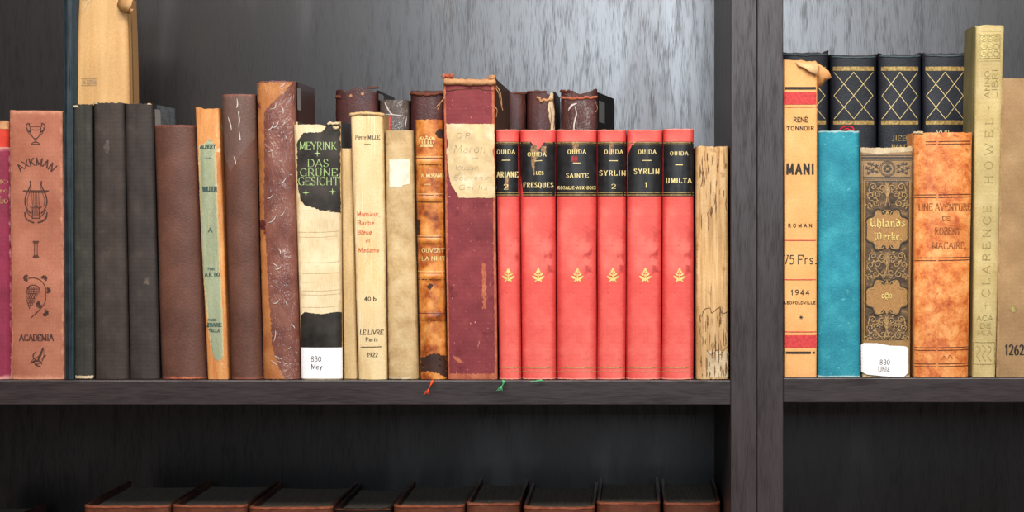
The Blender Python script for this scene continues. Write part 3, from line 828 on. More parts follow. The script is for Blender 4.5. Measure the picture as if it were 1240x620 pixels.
# tall black
k = Book('very tall thin black book rising past the top edge of the photo', (75.5, 87.5, -60), (77.5, 88.5), b=.0025, dep=.0125, group=FR, Yf=.0035)
k.cover(MAT['black_board'], th=.0014); box('page_block', -.0018, .0018, .0045, .0115, .002, k.h - .003, MAT[PG], k.root)

for lab, top, bot, m, sd in (
    ('dark charcoal cloth book directly right of the tall thin black book', (88, 111.5, 126.5), (88.8, 113.5), 'charcoal_cloth', 1),
    ('dark umber cloth book, middle of the three plain black-brown books', (111.5, 149.5, 124.5), (113.5, 155.5), 'umber_cloth', 2),
    ('faded black cloth book, rightmost of the three plain dark books', (149.5, 184.5, 125.5), (155.5, 192.3), 'black_cloth', 3)):
    k = Book(lab, top, bot, b=.0045 if sd > 1 else .003, p=2.6, group=FR, Yf=.004 + .001 * sd, dep=.062 if sd == 3 else .13)
    k.cover(MAT[m], board=MAT['slate_board'] if sd == 3 else None, rag=.0007, ragsc=5, NU=30); k.pages(MAT[PG])
    if sd == 1:
        headcap(k, 'frayed_head', 88.6, 94, 129, 1.3, MAT['frayed_pale'], amp=1.4, seed=2)
        k.patch('frayed_tail', MAT['frayed_pale'], 91, 455.0, 112, 458, rag=1.0, off=.0003)
    if sd == 3:
        k.patch('dust_mark', MAT['dust'], 174, 337, 181, 345, rag=2.0, off=.00012)
        headcap(k, 'frayed_head', 178, 182, 126, 1.1, MAT['frayed_pale'], amp=.6, seed=5)
        side_label(k, .005, .020, 132, 152, MAT['pale_label'])
    if sd == 2:
        k.patch('dust_mark', MAT['dust'], 126, 170, 132, 186, rag=2.0, off=.00012, left=[(0, 2), (.5, 0), (1, 2)])
        headcap(k, 'frayed_head', 113, 118, 125.2, .8, MAT['frayed_pale'], amp=.6, seed=8)

# brown leatherette
k = Book('wide plain brown leatherette book right of the three dark cloth books', (183.5, 236, 151.5), (192.5, 249.3), b=.008, p=2.1, group=FR, Yf=.005)
k.cover(MAT['brown_leatherette'], rag=.0006, ragsc=4); k.pages(MAT[PG])
k.patch('rubbed_tail', MAT['frayed_red'], 205, 456.2, 243, 458.6, rag=1.2, off=.0002)

# orange / sage
k = Book('narrow orange-brown book with a long torn sage-green paper strip', (235.5, 265.5, 131), (251, 277.3), b=.003, p=3.5, group=FR, Yf=.004)
k.cover(MAT['orange_paper'], rag=.0008, ragsc=3, top=[(0, 2), (.3, -1), (1, 0)]); k.pages(MAT['pages_brown'])
L = k.patch('spine_label', MAT['sage_paper'], 240.5, 176, 262, 438, rag=1.1, left=[(0, 0), (.3, 1), (.6, 4), (1, 14)], right=[(0, 0), (.25, 1.5), (.5, 4), (.75, 7), (1, 9)], top=[(0, 0), (.4, -3), (.6, -8), (.75, -4), (1, 0)], bottom=[(0, -20), (.3, -4), (.7, 0), (1, -8)], off=.0002)
i = Ink(k, .0004)
i.text('ALBERT', 242.5, 261, 175, 180, w=1.1, thin=.5); i.line([(249, 191), (256, 191)], .5)
i.text('WILDEN', 245.5, 262.5, 226, 232, w=1.4, thin=.6); i.text('A', 252.5, 257, 276, 281, w=1, thin=.5)
i.text('PAR', 252, 260, 324, 327, w=.8, thin=.4); i.text('A.R. BO', 248.5, 266, 330, 334.5, w=1.1, thin=.5)
i.text('PARIS', 252, 262, 386, 388.5, w=.7, thin=.4); i.text('LIBRAIRIE', 249, 268, 391, 395.5, w=1, thin=.45); i.text('TALLA', 253, 266, 399, 402, w=.8, thin=.4)
i.build('lettering', MAT['ink_teal'], L)

# brown with film cap
k = Book('taller plain brown leatherette book with shiny clear film on its head', (265.8, 307.8, 114), (277.5, 316.5), b=.0075, p=2.1, group=FR, Yf=.004)
k.cover(MAT['brown_leatherette_film'], rag=.0004); k.pages(MAT[PG])
k.patch('film_wrapper', MAT['clear_film'], 266.5, 114.5, 307, 206, rag=.8, off=.0004, bottom=[(0, -30), (.3, 2), (.5, -12), (1, -40)])
aged('painted_glint', [(0, (196, 182, 174)), (1, (226, 216, 210))], film=0)  # pale colour for highlights painted along the creases of clear film
i = Ink(k, .0005)
for P_ in ([(287, 119), (288, 126), (286.5, 131)], [(288.5, 134), (290, 145), (289, 154)], [(276, 141), (279, 150), (280.5, 158)], [(283, 189), (285, 195), (285.5, 199)], [(290, 160), (291, 170)]):
    i.taper(P_, 1.3)
i.build('painted_glint', MAT['painted_glint'])

# mottled film
k = Book('tall mottled maroon-brown book in crinkled clear film with orange-brown left edge', (308.5, 356.3, 98), (317, 363), b=.007, p=2.2, group=FR, Yf=.004, dep=.08)
k.cover(MAT['mottled_calf_film'], board=MAT['oxblood_leather'], rag=.0005); side_label(k, .009, .022, 106, 133, MAT['pale_label']); k.pages(MAT[PG])
k.patch('worn_edge', MAT['tan_stripe'], 309, 99, 322, 459, rag=1.6, right=[(0, 32), (.03, 24), (.1, -2), (.4, -3), (.7, 3), (.9, 8), (1, 22)], left=[(0, .5), (1, 8.5)], top=[(0, 1), (1, 0)], off=.00018)
i = Ink(k, .0005)
rnd = random.Random(5)
for (x, y, dx, dy) in ((322, 158, 14, -10), (329, 155, 12, -9), (330, 132, 6, -8), (336, 222, 14, -8), (322, 240, 10, -4), (323, 270, 16, -10), (334, 262, 14, -6), (328, 318, 10, 5), (331, 326, 12, -4), (328, 367, 12, -3), (332, 400, -3, 14), (330, 431, 14, 4), (326, 436, 10, 6), (345, 100, -10, 6), (340, 128, 4, 10), (350, 392, 6, 6), (336, 300, 4, 8)):
    x += (y - 98) * .006
    dx *= .7; i.taper([(x, y), (x + dx * .5 + 1, y + dy * .35 + 1), (x + dx, y + dy)], .9)
for q in range(12):
    x, y = rnd.uniform(322, 350), rnd.uniform(110, 450); x += (y - 98) * .015
    a = rnd.uniform(-.9, 1.6); l = rnd.uniform(3, 8)
    i.taper([(x, y), (x + l * .5 * math.cos(a) + 1, y + l * .5 * math.sin(a)), (x + l * math.cos(a), y + l * math.sin(a))], .55)
i.build('painted_glint', MAT['painted_glint'])  # strokes paint the crinkled film's highlights

# Meyrink
k = Book('cream book with torn black title panel lettered MEYRINK in light green', (354.3, 412.3, 147), (364, 414.2), b=.0045, p=2.8, group=FR, Yf=.0035)
k.cover(MAT['cream_wrinkled'], board=MAT['black_board'], rag=.0006, ragsc=6, top=[(0, -4), (.6, -4), (.75, -7), (.9, -3), (1, 0)]); k.pages(MAT[PG])
L = k.patch('spine_label', MAT['black_dull'], 360.5, 160, 411.3, 254.5, rag=1.2, top=[(0, 7), (.06, 1), (.55, 0), (.62, -3), (.7, -10), (.85, -8), (1, -11)], bottom=[(0, -12), (.1, -6), (.3, -4), (.5, 0), (1, 3)], left=[(0, 3), (.1, -1), (.5, -1), (.8, 0), (1, 4)], off=.0002)
i = Ink(k, .0004)
kw = dict(w=1.0, thin=.42, nib=.35, serif=.06)
i.text('MEYRINK', 363, 407, 172, 181.5, **kw)
i.text('DAS', 373, 397.5, 193, 202, **kw); i.text('GRUNE', 363.5, 408, 204.5, 213, **kw); i.disc(385.4, 203.6, .7).disc(388.6, 203.6, .7)
i.text('GESICHT', 361.5, 409.5, 214.5, 224, **kw)
for cx, cy in ((384.5, 185.8), (370.5, 233.5), (402.5, 232)):
    for q in range(4):
        a = q * math.pi / 2
        i.poly([(cx + 1.0 * math.cos(a + .8), cy + 1.0 * math.sin(a + .8)), (cx + 4.3 * math.cos(a), cy + 4.3 * math.sin(a)), (cx + 1.0 * math.cos(a - .8), cy + 1.0 * math.sin(a - .8)), (cx, cy)])
i.build('lettering', MAT['ink_lime'], L)
headcap(k, 'torn_head', 397, 409, 149.5, 1.6, MAT['frayed_pale'], amp=1.6, seed=1, dy=-.0008)
headcap(k, 'torn_head', 404, 409.5, 155, 1.8, MAT['frayed_pale'], amp=1.6, seed=4, dy=-.001)
i = Ink(k, .0002)
for y, a, c in ((255, 364, 411), (281, 361, 411), (287, 362, 408), (318, 362, 411), (331, 366, 411), (352, 366, 412), (357, 364, 412), (372, 366, 408)):
    i.curve([(a, y), (a + (c - a) * .3, y + 1.2 * nz(y)), (a + (c - a) * .6, y + 2.0 * nz(y, 4)), (c, y - 1.5 + 2 * nz(y, 8))], .4)
i.build('crease_line', MAT['crease_tan'])
k.patch('spine_band', MAT['black_film_band'], 363.8, 378.5, 413.2, 421, rag=.7, top=[(0, 4), (.1, -.5), (.5, 2), (.9, -1), (1, 0)])
L = k.patch('call_number_label', MAT['white_label'], 363.8, 421, 413.8, 458.3, off=.0003)
i = Ink(k, .0005); i.text('830', 376.5, 389, 431.5, 437.5, w=.7, thin=.6, serif=0); i.text('Mey', 377, 390, 441, 447, w=.75, thin=.6, serif=0); i.build('lettering', MAT['ink_black'], L)

# narrow cream
k = Book('narrow plain buff book squeezed between the MEYRINK and 1922 books', (412.0, 426.3, 180), (415.5, 433), b=.003, group=FR, Yf=.008)
k.cover(MAT['buff_paper'], rag=.0006); k.pages(MAT[PG])

# Mille
k = Book('cream paper-covered book lettered Pierre Mille with 1922 at its foot', (423.3, 464, 138), (433.2, 468.8), b=.0045, p=2.6, group=FR, Yf=.003, dep=.03)
k.cover(MAT['cream_paper'], rag=.0008, ragsc=3, top=[(0, 0), (.5, -1.5), (1, 2)]); k.pages(MAT[PG])
headcap(k, 'rolled_head', 422.5, 465, 138.8, 2.1, MAT['cream_paper'], amp=.9, sag=-1.4, seed=3)
i = k.ink()
i.text('Pierre MILLE', 430.5, 459.5, 163.5, 168.5, w=.65, thin=.35, serif=.06); i.line([(441, 174.6), (449, 174.6)], .5)
i.text('40 b', 441.5, 455.5, 359.5, 364, w=1, thin=.5, serif=0)
i.text('LE LIVRE', 436, 463.5, 399.5, 405, w=.9, thin=.4, serif=.08, slant=.1); i.text('Paris', 443, 457.5, 408.5, 413, w=.8, thin=.4, serif=.06)
i.line([(437, 420.3), (462.5, 419.8)], .8); i.text('1922', 445, 457.5, 427, 432, w=.9, thin=.4, serif=.05)
i.build('lettering', MAT['ink_charcoal'])
i = k.ink()
i.text('Monsieur,', 432.5, 460, 256, 261.5, w=.9, thin=.5, serif=0, nib=.5); i.text('Barbe', 433, 453, 267.5, 272, w=.9, thin=.5, serif=0, nib=.5); i.text('Bleue', 433, 450, 278.5, 283.5, w=1.1, thin=.5, serif=0, nib=.5)
i.text('et', 443, 448, 289, 293, w=.8, thin=.4, serif=0); i.text('Madame', 434, 459, 300, 305, w=.9, thin=.5, serif=0, nib=.5)
i.build('red_lettering', MAT['ink_orange'])

# greige
k = Book('greyish buff cloth book with a pale paper scrap near its top', (465, 500, 158), (469, 506.8), b=.0055, p=2.3, group=FR, Yf=.005)
k.cover(MAT['greige_cloth'], rag=.0007, ragsc=5); k.pages(MAT[PG])
k.patch('paper_scrap', MAT['cream_scrap'], 471.5, 193, 496, 226.5, rag=.8, bottom=[(0, 0), (.6, 1), (.65, -2), (1, -4)], off=.0002)
k.patch('rubbed_tail', MAT['frayed_pale'], 471, 456, 498, 458.8, rag=1.0, off=.0002)

# tree calf with bands
zb = lambda y: WZ(y, .004) - ZL
bands = tuple((zb(y), .0011, .0026) for y in (196, 241, 291.5, 335, 384))
k = Book('tan mottled calf book with raised bands, small gilt crown and burnt foot', (501, 536.5, 145), (507.5, 541.3), b=.0065, p=2.2, group=FR, Yf=.004, bands=bands)
k.cover(MAT['tree_calf'], rag=.0007, ragsc=5, NZ=130); k.pages(MAT['pages_brown'])
i = Ink(k, .0002)
for y in (196, 241, 291.5, 335, 384):
    for dy in (-4.6, 3.6): i.line([(499, y + dy), (542, y + dy + .3)], 1.0)
i.build('tooled_line', MAT['band_dark'])
i = Ink(k, .0002)
for y in (196, 241, 291.5, 335): i.line([(504, y - 6.3), (538, y - 6.3)], .5)
cx = 516.5
i.line([(cx - 7.5, 177), (cx + 7.5, 177)], 1.3).line([(cx - 7, 174.5), (cx + 7, 174.5)], .5)
for q in range(5):
    x = cx - 7 + q * 3.5; i.curve([(x - 1.4, 174), (x - 1.6, 169), (x, 167 if q == 2 else 168.2), (x + 1.6, 169), (x + 1.4, 174)], .6); i.disc(x, 165.4 if q == 2 else 167, 1.0)
i.curve([(cx - 8, 173), (cx - 9.5, 168), (cx - 5, 165.5)], .6).curve([(cx + 8, 173), (cx + 9.5, 168), (cx + 5, 165.5)], .6)
i.text('A. MORAND', 510.5, 536.5, 210.5, 214.5, w=.8, thin=.45, serif=.05)
i.line([(514, 223.2), (522, 223.2)], .6)
i.text('OUVERT', 511, 537.5, 300.5, 305.5, w=.85, thin=.45, serif=.05); i.text('LA NUIT', 511, 539, 310.5, 315.5, w=.85, thin=.45, serif=.05)
i.build('gilt_lettering', MAT['gilt_pale'])
k.patch('dark_stain', MAT['burnt_stain'], 527, 156, 535.5, 167, rag=1.5, off=.00012, left=[(0, 4), (.5, 0), (1, 2)])
k.patch('dark_stain', MAT['burnt_stain'], 508.5, 428, 539.8, 457, rag=3.2, off=.00012, top=[(0, 6), (.3, 2), (.6, 0), (1, 4)], bottom=[(0, -6), (.3, -8), (.7, -5), (1, 0)])
k.patch('dark_stain', MAT['burnt_stain'], 504.5, 266, 508.5, 284, rag=1.5, off=.00012)
k.patch('dark_stain', MAT['burnt_stain'], 518, 343, 525, 350, rag=1.5, off=.00012, top=[(0, 3), (.5, 0), (1, 2)], bottom=[(0, -2), (.5, 1), (1, -4)])
threads(k, 'loose_thread', [[(536, 349), (526, 372), (519, 394), (512, 421)]], MAT['frayed_tan'], .3)
ribbon_mark(k, [(526, 459.5), (522.5, 466), (519, 473)], 3.2, MAT['silk_orange'])

# big maroon
k = Book('tallest maroon cloth book with frayed head and handwritten parchment label', (536, 598.5, 93), (541.6, 602.6), b=.0035, p=5, group=FR, Yf=.003, dep=.18)
k.cover(MAT['maroon_cloth'], board=MAT['brown_board'], rag=.0008, ragsc=4, th=.003, top=[(0, 3), (.05, 0), (.3, -4), (.95, -3), (1, 2)]); k.pages(MAT['pages_brown'])
headcap(k, 'frayed_head', 538, 599, 98.8, 4.2, MAT['frayed_tan'], amp=1.6, sag=1.2, seed=3)
headcap(k, 'frayed_head', 536, 548, 92.5, 2.8, MAT['frayed_red'], amp=2.6, seed=9)
headcap(k, 'frayed_head', 592, 600, 94, 3.6, MAT['frayed_tan'], amp=3.0, seed=12)
headcap(k, 'torn_line', 540, 597, 110, 1.1, MAT['frayed_dark'], amp=1.6, sag=-3, seed=15, dy=.0003)
threads(k, 'loose_thread', [[(540, 112), (536, 122), (531, 127), (527, 131)], [(539, 118), (534, 124), (530, 133)], [(600, 106), (604, 113), (606, 122), (609, 134)], [(601, 104), (606, 112), (608, 128)], [(598, 128), (602, 133), (601, 142)]], MAT['frayed_tan'], .45)
k.patch('scuff', MAT['frayed_red'], 584, 318, 588.5, 374, rag=2.2, off=.00012, nu=6)
k.patch('scuff', MAT['frayed_red'], 548, 432, 562, 440, rag=1.2, off=.00012, right=[(0, -8), (1, 0)], left=[(0, 0), (1, 8)], nu=6)
for xa, xb, xc, xd in ((536.6, 539.4, 541.8, 544.6), (595.2, 597.9, 599.2, 602.2)):
    k.patch('rubbed_edge', MAT['frayed_red'], xa, 100, xb, 459, rag=.7, left=[(0, 0), (1, xc - xa)], right=[(0, 0), (1, xd - xb)], off=.0002, nu=4)
k.patch('rubbed_tail', MAT['frayed_red'], 545, 452.5, 602, 458.2, rag=1.8, off=.0002, left=[(0, 0), (1, -2)])
L = k.patch('spine_label', MAT['parchment_scrap'], 540, 150, 598, 239.5, rag=.8, left=[(0, 0), (.2, 1), (.28, 3), (.35, .5), (.6, 2), (.82, 6), (.9, 11), (1, 16)], right=[(0, 0), (.3, 0), (.36, -2), (.5, 0), (1, 1)], off=.00025)
i = Ink(k, .0004)
i.text('C P', 552, 568, 161, 167, w=.6, thin=.5, serif=0, slant=.2); i.text('Maron', 549, 587, 175, 185, w=.7, thin=.5, serif=0, slant=.15)
i.line([(553, 191), (557, 190.6)], .5).line([(571, 191.5), (579, 191)], .7)
i.text('lousse', 551, 578, 199, 206, w=.45, thin=.35, serif=0, slant=.2); i.text('Souvenir', 549, 592, 212, 218, w=.45, thin=.35, serif=0, slant=.2); i.text('Genlis', 555, 590, 224, 229.5, w=.45, thin=.35, serif=0, slant=.2)
i.build('handwriting', MAT['ink_pencil'], L)

# ---- the six red volumes
def red_vol(label, top, bot, x_lab, words, num, em_x, yl=(171.5, 237.5), Yf=.003, seed=0, ty=157):
    k = Book(label, (top[0], top[1], ty), bot, b=.0065, p=2.2, group=RV, Yf=Yf, dep=.125, gap=.25)
    k.cover(MAT['red_cloth'], rag=.0004, ragsc=4, NU=30, brag=.0005); k.pages(MAT[PG])
    return k
def gilt_rules(k, L, a, c, sh=0):
    i = Ink(k, .0004)
    for y, w in ((172.8, .9), (175.3, .7), (233.3, .7), (236, .9)): i.line([(a - 3, y), (c + 3, y)], w)
    i.build('gilt_rule', MAT['gilt_dull'], L)
def emblem(k, cx, cy=333):
    i = Ink(k, .0003)
    i.disc(cx, cy - 5, 2.1).disc(cx - 1.9, cy - 3.6, 1.1).disc(cx + 1.9, cy - 3.6, 1.1).disc(cx, cy - 7.4, 1.2)
    i.taper([(cx, cy - 3), (cx, cy + 2), (cx, cy + 8.5)], 1.6)
    for sg in (-1, 1):
        i.taper([(cx, cy + .5), (cx + sg * 3.4, cy - .6), (cx + sg * 4.6, cy - 3)], 2.2)
        i.taper([(cx, cy + 6), (cx + sg * 4, cy + 3.5), (cx + sg * 7.4, cy + 1.2)], 3.0)
        i.taper([(cx, cy + 6.5), (cx + sg * 2.6, cy + 6.5), (cx + sg * 4, cy + 8.6)], 1.6)
    i.disc(cx, cy + 1.3, 1.3)
    i.build('gilt_emblem', MAT['gilt_bright'])
    i = Ink(k, .0002)
    for y in (445.6, 450.2): i.line([(cx - 45, y), (cx + 45, y)], .8)
    i.build('gilt_rule', MAT['gilt_dull'])
def gtext(k, L, items, dash):
    i = Ink(k, .0005)
    for t, a, c, y0, y1 in items: i.text(t, a, c, y0, y1, w=(y1 - y0) * .2, thin=.42, serif=.1, space=.36)
    i.line([dash[:2], dash[2:]], .9)
    return i.build('gilt_lettering', MAT['gilt_pale'], L)

k = red_vol('narrow red volume ARIANE, leftmost of the red set, black label', (599.6, 628.5), (603.6, 631), 0, 0, 0, 0)
L = k.patch('spine_label', MAT['black_label'], 600.8, 171.5, 627, 237.3, off=.0002, bottom=[(0, -2), (.1, 0), (1, 0)], left=[(0, 0), (.5, 0), (.85, -1.5), (1, -3)])
gilt_rules(k, L, 601, 627); gtext(k, L, [('OUIDA', 602.3, 623, 181.6, 186.2), ('ARIANE', 602.2, 626, 208, 214.5), ('2', 610, 615.5, 223, 229.5)], (608, 194, 618, 194)); emblem(k, 615.5)
k.patch('worn_spot', MAT['stain_tan'], 611.5, 214.5, 615.5, 229, rag=1, off=.00045, nu=5)
ribbon_mark(k, [(611, 459.5), (610, 464), (607, 469.5)], 4.2, MAT['silk_green'])

k = red_vol('red volume LES FRESQUES with a torn notch in its black label', (629, 672.8), (631.4, 673.2), 0, 0, 0, 0, Yf=.0035)
L = k.patch('spine_label', MAT['black_label'], 629.8, 171.5, 672, 237.5, off=.0002, top=[(0, 0), (.3, 0), (.36, 3), (.5, 12), (.58, 7), (.68, 1), (1, 0)], left=[(0, 0), (.6, .5), (.85, 3), (1, 4)], nu=50)
gilt = gtext(k, L, [('OUIDA', 639.3, 661, 184.5, 189.3), ('LES', 649.5, 658, 207.5, 211.5), ('FRESQUES', 634.6, 669.2, 221, 227)], (647.5, 195, 656.5, 194.4)); emblem(k, 652)
i = Ink(k, .0004)
for y, w in ((172.8, .9), (175.3, .7)):
    i.line([(630, y), (642, y)], w); i.line([(660, y), (672, y)], w)
for y, w in ((233.3, .7), (236, .9)): i.line([(633, y), (672, y)], w)
i.build('gilt_rule', MAT['gilt_dull'], L)
k.patch('worn_spot', MAT['stain_tan'], 641.5, 176, 648.5, 212, rag=1.6, off=.0003, right=[(0, 2), (.3, 4), (.6, -1), (1, -1)], left=[(0, 1), (.5, 2), (1, 4)])
k.patch('worn_spot', MAT['stain_tan'], 655, 177, 661, 185, rag=1.2, off=.0003, nu=5)
ribbon_mark(k, [(657, 459.3), (650, 460.2), (643, 461.2)], 2.6, MAT['silk_green'], split=False)

k = red_vol('widest red volume, lettered SAINTE ROSALIE-AUX-BOIS on its black label', (673, 722.8), (674, 722.3), 0, 0, 0, 0)
L = k.patch('spine_label', MAT['black_label'], 674, 171.5, 722, 237.5, off=.0002)
gilt_rules(k, L, 674, 722); gtext(k, L, [('OUIDA', 687.8, 709.5, 181.5, 186.2), ('SAINTE', 686, 712, 210, 214.8), ('ROSALIE-AUX-BOIS', 676, 720.5, 225.4, 229.2)], (694, 197.4, 703.5, 197.4)); emblem(k, 699.5)
k.patch('worn_spot', MAT['stain_red'], 691.5, 189, 699.5, 196, rag=1.2, off=.00035); k.patch('worn_spot', MAT['stain_tan'], 694, 171, 701, 184, rag=1.4, off=.0003)

k = red_vol('red volume lettered SYRLIN with the numeral 2', (723.2, 758.6), (722.6, 757.6), 0, 0, 0, 0, Yf=.0035)
L = k.patch('spine_label', MAT['black_label'], 724.2, 171.5, 758, 237.5, off=.0002)
gilt_rules(k, L, 724, 758); gtext(k, L, [('OUIDA', 732.5, 754, 181.6, 186.2), ('SYRLIN', 726.8, 757, 206.5, 212.5), ('2', 740.5, 746, 223, 228.5)], (738, 194.6, 748, 194.6)); emblem(k, 742)
k.patch('worn_spot', MAT['stain_tan'], 738.5, 172, 742.5, 188, rag=1.2, off=.0003, nu=5)

k = red_vol('red volume lettered SYRLIN with the numeral 1', (759, 802.6), (758, 800.6), 0, 0, 0, 0)
L = k.patch('spine_label', MAT['black_label'], 761, 171.5, 802, 237.5, off=.0002, left=[(0, 4), (.08, 2), (.16, 0), (1, -1)], top=[(0, 5), (.08, 3), (.14, 0), (1, 0)])
gilt_rules(k, L, 761, 802); gtext(k, L, [('OUIDA', 773, 794, 181.6, 186.2), ('SYRLIN', 768.2, 797.8, 204.5, 210.5), ('1', 780.5, 784.5, 221, 227)], (778, 194.3, 788.5, 194.3)); emblem(k, 781.5)

k = red_vol('red volume lettered UMILTA, rightmost of the red set', (803, 840.8), (801, 840.3), 0, 0, 0, 0, ty=156)
L = k.patch('spine_label', MAT['black_label'], 804, 171.5, 840.5, 237.5, off=.0002)
gilt_rules(k, L, 804, 841); gtext(k, L, [('OUIDA', 812, 833, 183.5, 188), ('UMILTA', 807.5, 837, 215.5, 221.5)], (818, 199.6, 827, 199.6)); emblem(k, 823)

# worm-eaten
k = Book('shorter worm-eaten cream book beside the upright at the row end', (842, 882.6, 177.5), (842.5, 882.8), b=.004, p=3, group=FR, Yf=.004, dep=.12)
k.cover(MAT['worm_paper'], rag=.001, ragsc=6, brag=.001, NU=34); k.pages(MAT['pages_brown'])
i = Ink(k, .00025); rnd = random.Random(11)
for (ya, yb, n) in ((182, 262, 34), (368, 456, 62)):
    for q in range(n):
        x = rnd.uniform(848, 883); y = rnd.uniform(ya, yb); l = min(rnd.uniform(5, 18), 456 - y)
        x2 = x + rnd.uniform(-.8, .8)
        i.taper([(x, y), (x2, y + l * .5), (x, min(458, y + l))], rnd.uniform(.5, 1.5))
i.curve([(850, 384), (853, 375), (860, 373), (862, 379), (868, 374), (872, 373), (874, 379), (880, 378), (884, 372)], .8)
i.curve([(856, 424), (862, 430), (868, 424), (872, 430), (878, 422), (883, 420)], .8)
i.curve([(848, 205), (851, 214), (849, 226)], .8)
i.build('worm_channel', MAT['crack_dark'])
k.patch('exposed_lining', MAT['frayed_pale'], 856, 425, 882, 457, rag=1.6, off=.00015)

# ================================================================ LEFT BAY, BACK ROW  (stands behind, on the same shelf)
YB = .152
def back(label, top, m, dep=.1, board='dark_board', b=.006, p=2.3, rotz=0.0, rag=.0012, Yf=YB, z0=ZL, bot=None, grp=BR, pg='pages_brown', tp=None, sc=4):
    k = Book(label, top, bot or (top[0], top[1]), b=b, p=p, Yf=Yf, dep=dep, group=grp, rotz=rotz, z0=z0)
    k.cover(MAT[m], board=MAT[board] if board else None, rag=rag, ragsc=sc, top=tp); k.pages(MAT[pg])
    return k


k = back('dull red book with tan top peeping over the magenta book', (-34, 8.5, 146), 'brick_red_board', board=None)
k.patch('torn_head', MAT['frayed_tan'], -33, 146, 8, 156, rag=1.0, off=.0003)
k = back('tall buff paper-wrapped book with torn top behind the plain dark books', (94, 153, -4), 'tan_wrapper', bot=(71, 163), board=None, b=.005, Yf=.15, dep=.03, rag=.0015, tp=[(0, 4), (.3, 0), (.5, 2), (.9, -3), (1, 6)])
def flap(k, name, rows, mat):
    return sheet(name, [[k.P(*q) for q in r] for r in rows], mat, k.root)
flap(k, 'torn_flap', [[(141, 6, .001), (145, 11, -.003), (150, 14, -.006), (157, 17, -.008)], [(143, -1, .001), (150, 3, -.005), (156, 6, -.010), (164, 9, -.012)], [(146, -8, .002), (152, -6, -.002), (158, -4, -.006), (166, -2, -.010)]], MAT['tan_wrapper'])
flap(k, 'torn_flap', [[(145, 12, -.001), (152, 16, -.004), (160, 18, -.006)], [(149, 8, -.002), (156, 11, -.007), (166, 13, -.010)]], MAT['frayed_tan'])
i = k.ink(); i.line([(98, 95.5), (117, 95.5)], .5).line([(98, 103.5), (117, 103.5)], .5)
i.text('IN', 99, 103, 97, 102, w=.5, thin=.4, serif=0).text('EDITION', 105, 116.5, 97, 102, w=.45, thin=.35, serif=0)
i.build('stamp', MAT['ink_faint_grey'])
i = k.ink(); i.taper([(102, 15), (104, 6), (112, 0)], 1.6).taper([(96, 2), (100, -1), (106, 0)], 1.4); i.build('torn_line', MAT['frayed_pale'])
k = back('maroon leather book with torn crown-like head left of the film-topped book', (405, 457.5, 109), 'oxblood_leather', tp=[(0, -1), (.12, 1), (.2, -5), (.45, 4), (.75, 3), (.85, -2), (1, -4)], rag=.0006)
headcap(k, 'torn_head', 406, 412, 117, 2.0, MAT['frayed_dark'], amp=3, seed=2)
headcap(k, 'torn_head', 444, 457, 106, 1.3, MAT['frayed_dark'], amp=1.0, seed=6)
i = k.ink(); i.disc(425, 116, 1.8).disc(439, 113.5, 1.9); i.build('worn_spot', MAT['frayed_tan'])
side_label(k, .004, .032, 113, 121, MAT['pale_label'])

k = back('grey-brown film-wrapped book with loose clear flap and red ribbon, behind the greyish buff book', (458.5, 495, 121), 'grey_film_leather', rag=.0004)
flap(k, 'film_flap', [[(466, 170, -.004), (478, 170, -.006), (489, 172, -.007)], [(465, 152, -.004), (478, 154, -.008), (490.5, 156, -.010)], [(464, 139, -.003), (478, 139.5, -.006), (491.5, 141, -.010)]], MAT['clear_film'])
rows = [[(469.5, y, -.003), (473.5, y, -.003)] for y in (175, 165, 155, 141)]
flap(k, 'bookmark_ribbon', rows, MAT['silk_red'])
i = k.ink(); i.taper([(466, 124), (469, 130), (472, 136)], 1.5).taper([(471, 133), (473, 137), (477, 139)], 1.3).taper([(464, 138), (478, 139), (492, 141)], .9).taper([(492, 141), (491, 148), (490, 156)], .8); i.build('painted_glint', MAT['painted_glint'])  # light catching the flap and its rim, painted as pale strokes
k = back('maroon-brown leather book with rolled torn head behind the crowned calf book', (496, 537, 110), 'oxblood_leather', rag=.0006)
headcap(k, 'torn_head', 497, 536, 112.5, 2.6, MAT['frayed_dark'], amp=1.6, sag=2, seed=6)
i = k.ink(); i.disc(516, 112, 2.0).disc(522, 115, 1.3); i.build('worn_spot', MAT['frayed_dark'])
k = back('maroon leather book half hidden between the tallest maroon book and its torn neighbour', (606, 636.5, 111), 'oxblood_leather', rag=.0006)
headcap(k, 'torn_head', 622, 636, 113, 1.2, MAT['frayed_dark'], amp=1.2, seed=3)
i = k.ink(); i.curve([(633, 112), (635, 125), (636, 140)], .8); i.build('torn_line', MAT['frayed_dark'])
k = back('brown leather book with torn pale strip down its right joint', (637, 672, 110), 'oxblood_leather', rag=.0008, tp=[(0, -1), (.3, 1), (.6, 0), (.8, -5), (1, -2)])
headcap(k, 'torn_head', 638, 662, 111, 1.2, MAT['frayed_dark'], amp=.8, seed=13)
headcap(k, 'torn_head', 650, 668, 118, 1.8, MAT['frayed_tan'], amp=3.0, sag=4, seed=17, dy=-.0006)
k.patch('exposed_lining', MAT['frayed_pale'], 664, 112, 671, 175, rag=1.6, left=[(0, 2), (.3, -1), (.6, 2), (1, 2)], right=[(0, -2), (.4, 0), (1, 1)], off=.0003)
i = Ink(k, .0005); i.curve([(668, 118), (671, 135), (670, 155)], .7).curve([(666, 130), (667, 142), (666, 158)], .5); i.build('torn_line', MAT['frayed_dark'])
k = back('torn-headed brown leather book in film, rightmost of the back row, dark right side visible', (677, 722.5, 111), 'oxblood_film', rotz=math.radians(-8), rag=.0012, sc=5, dep=.095, tp=[(0, 1), (.3, 2), (.55, -4), (.8, 0), (1, 3)])
headcap(k, 'torn_head', 678, 722, 117, 1.9, MAT['frayed_red'], amp=3.4, sag=2.5, seed=21)
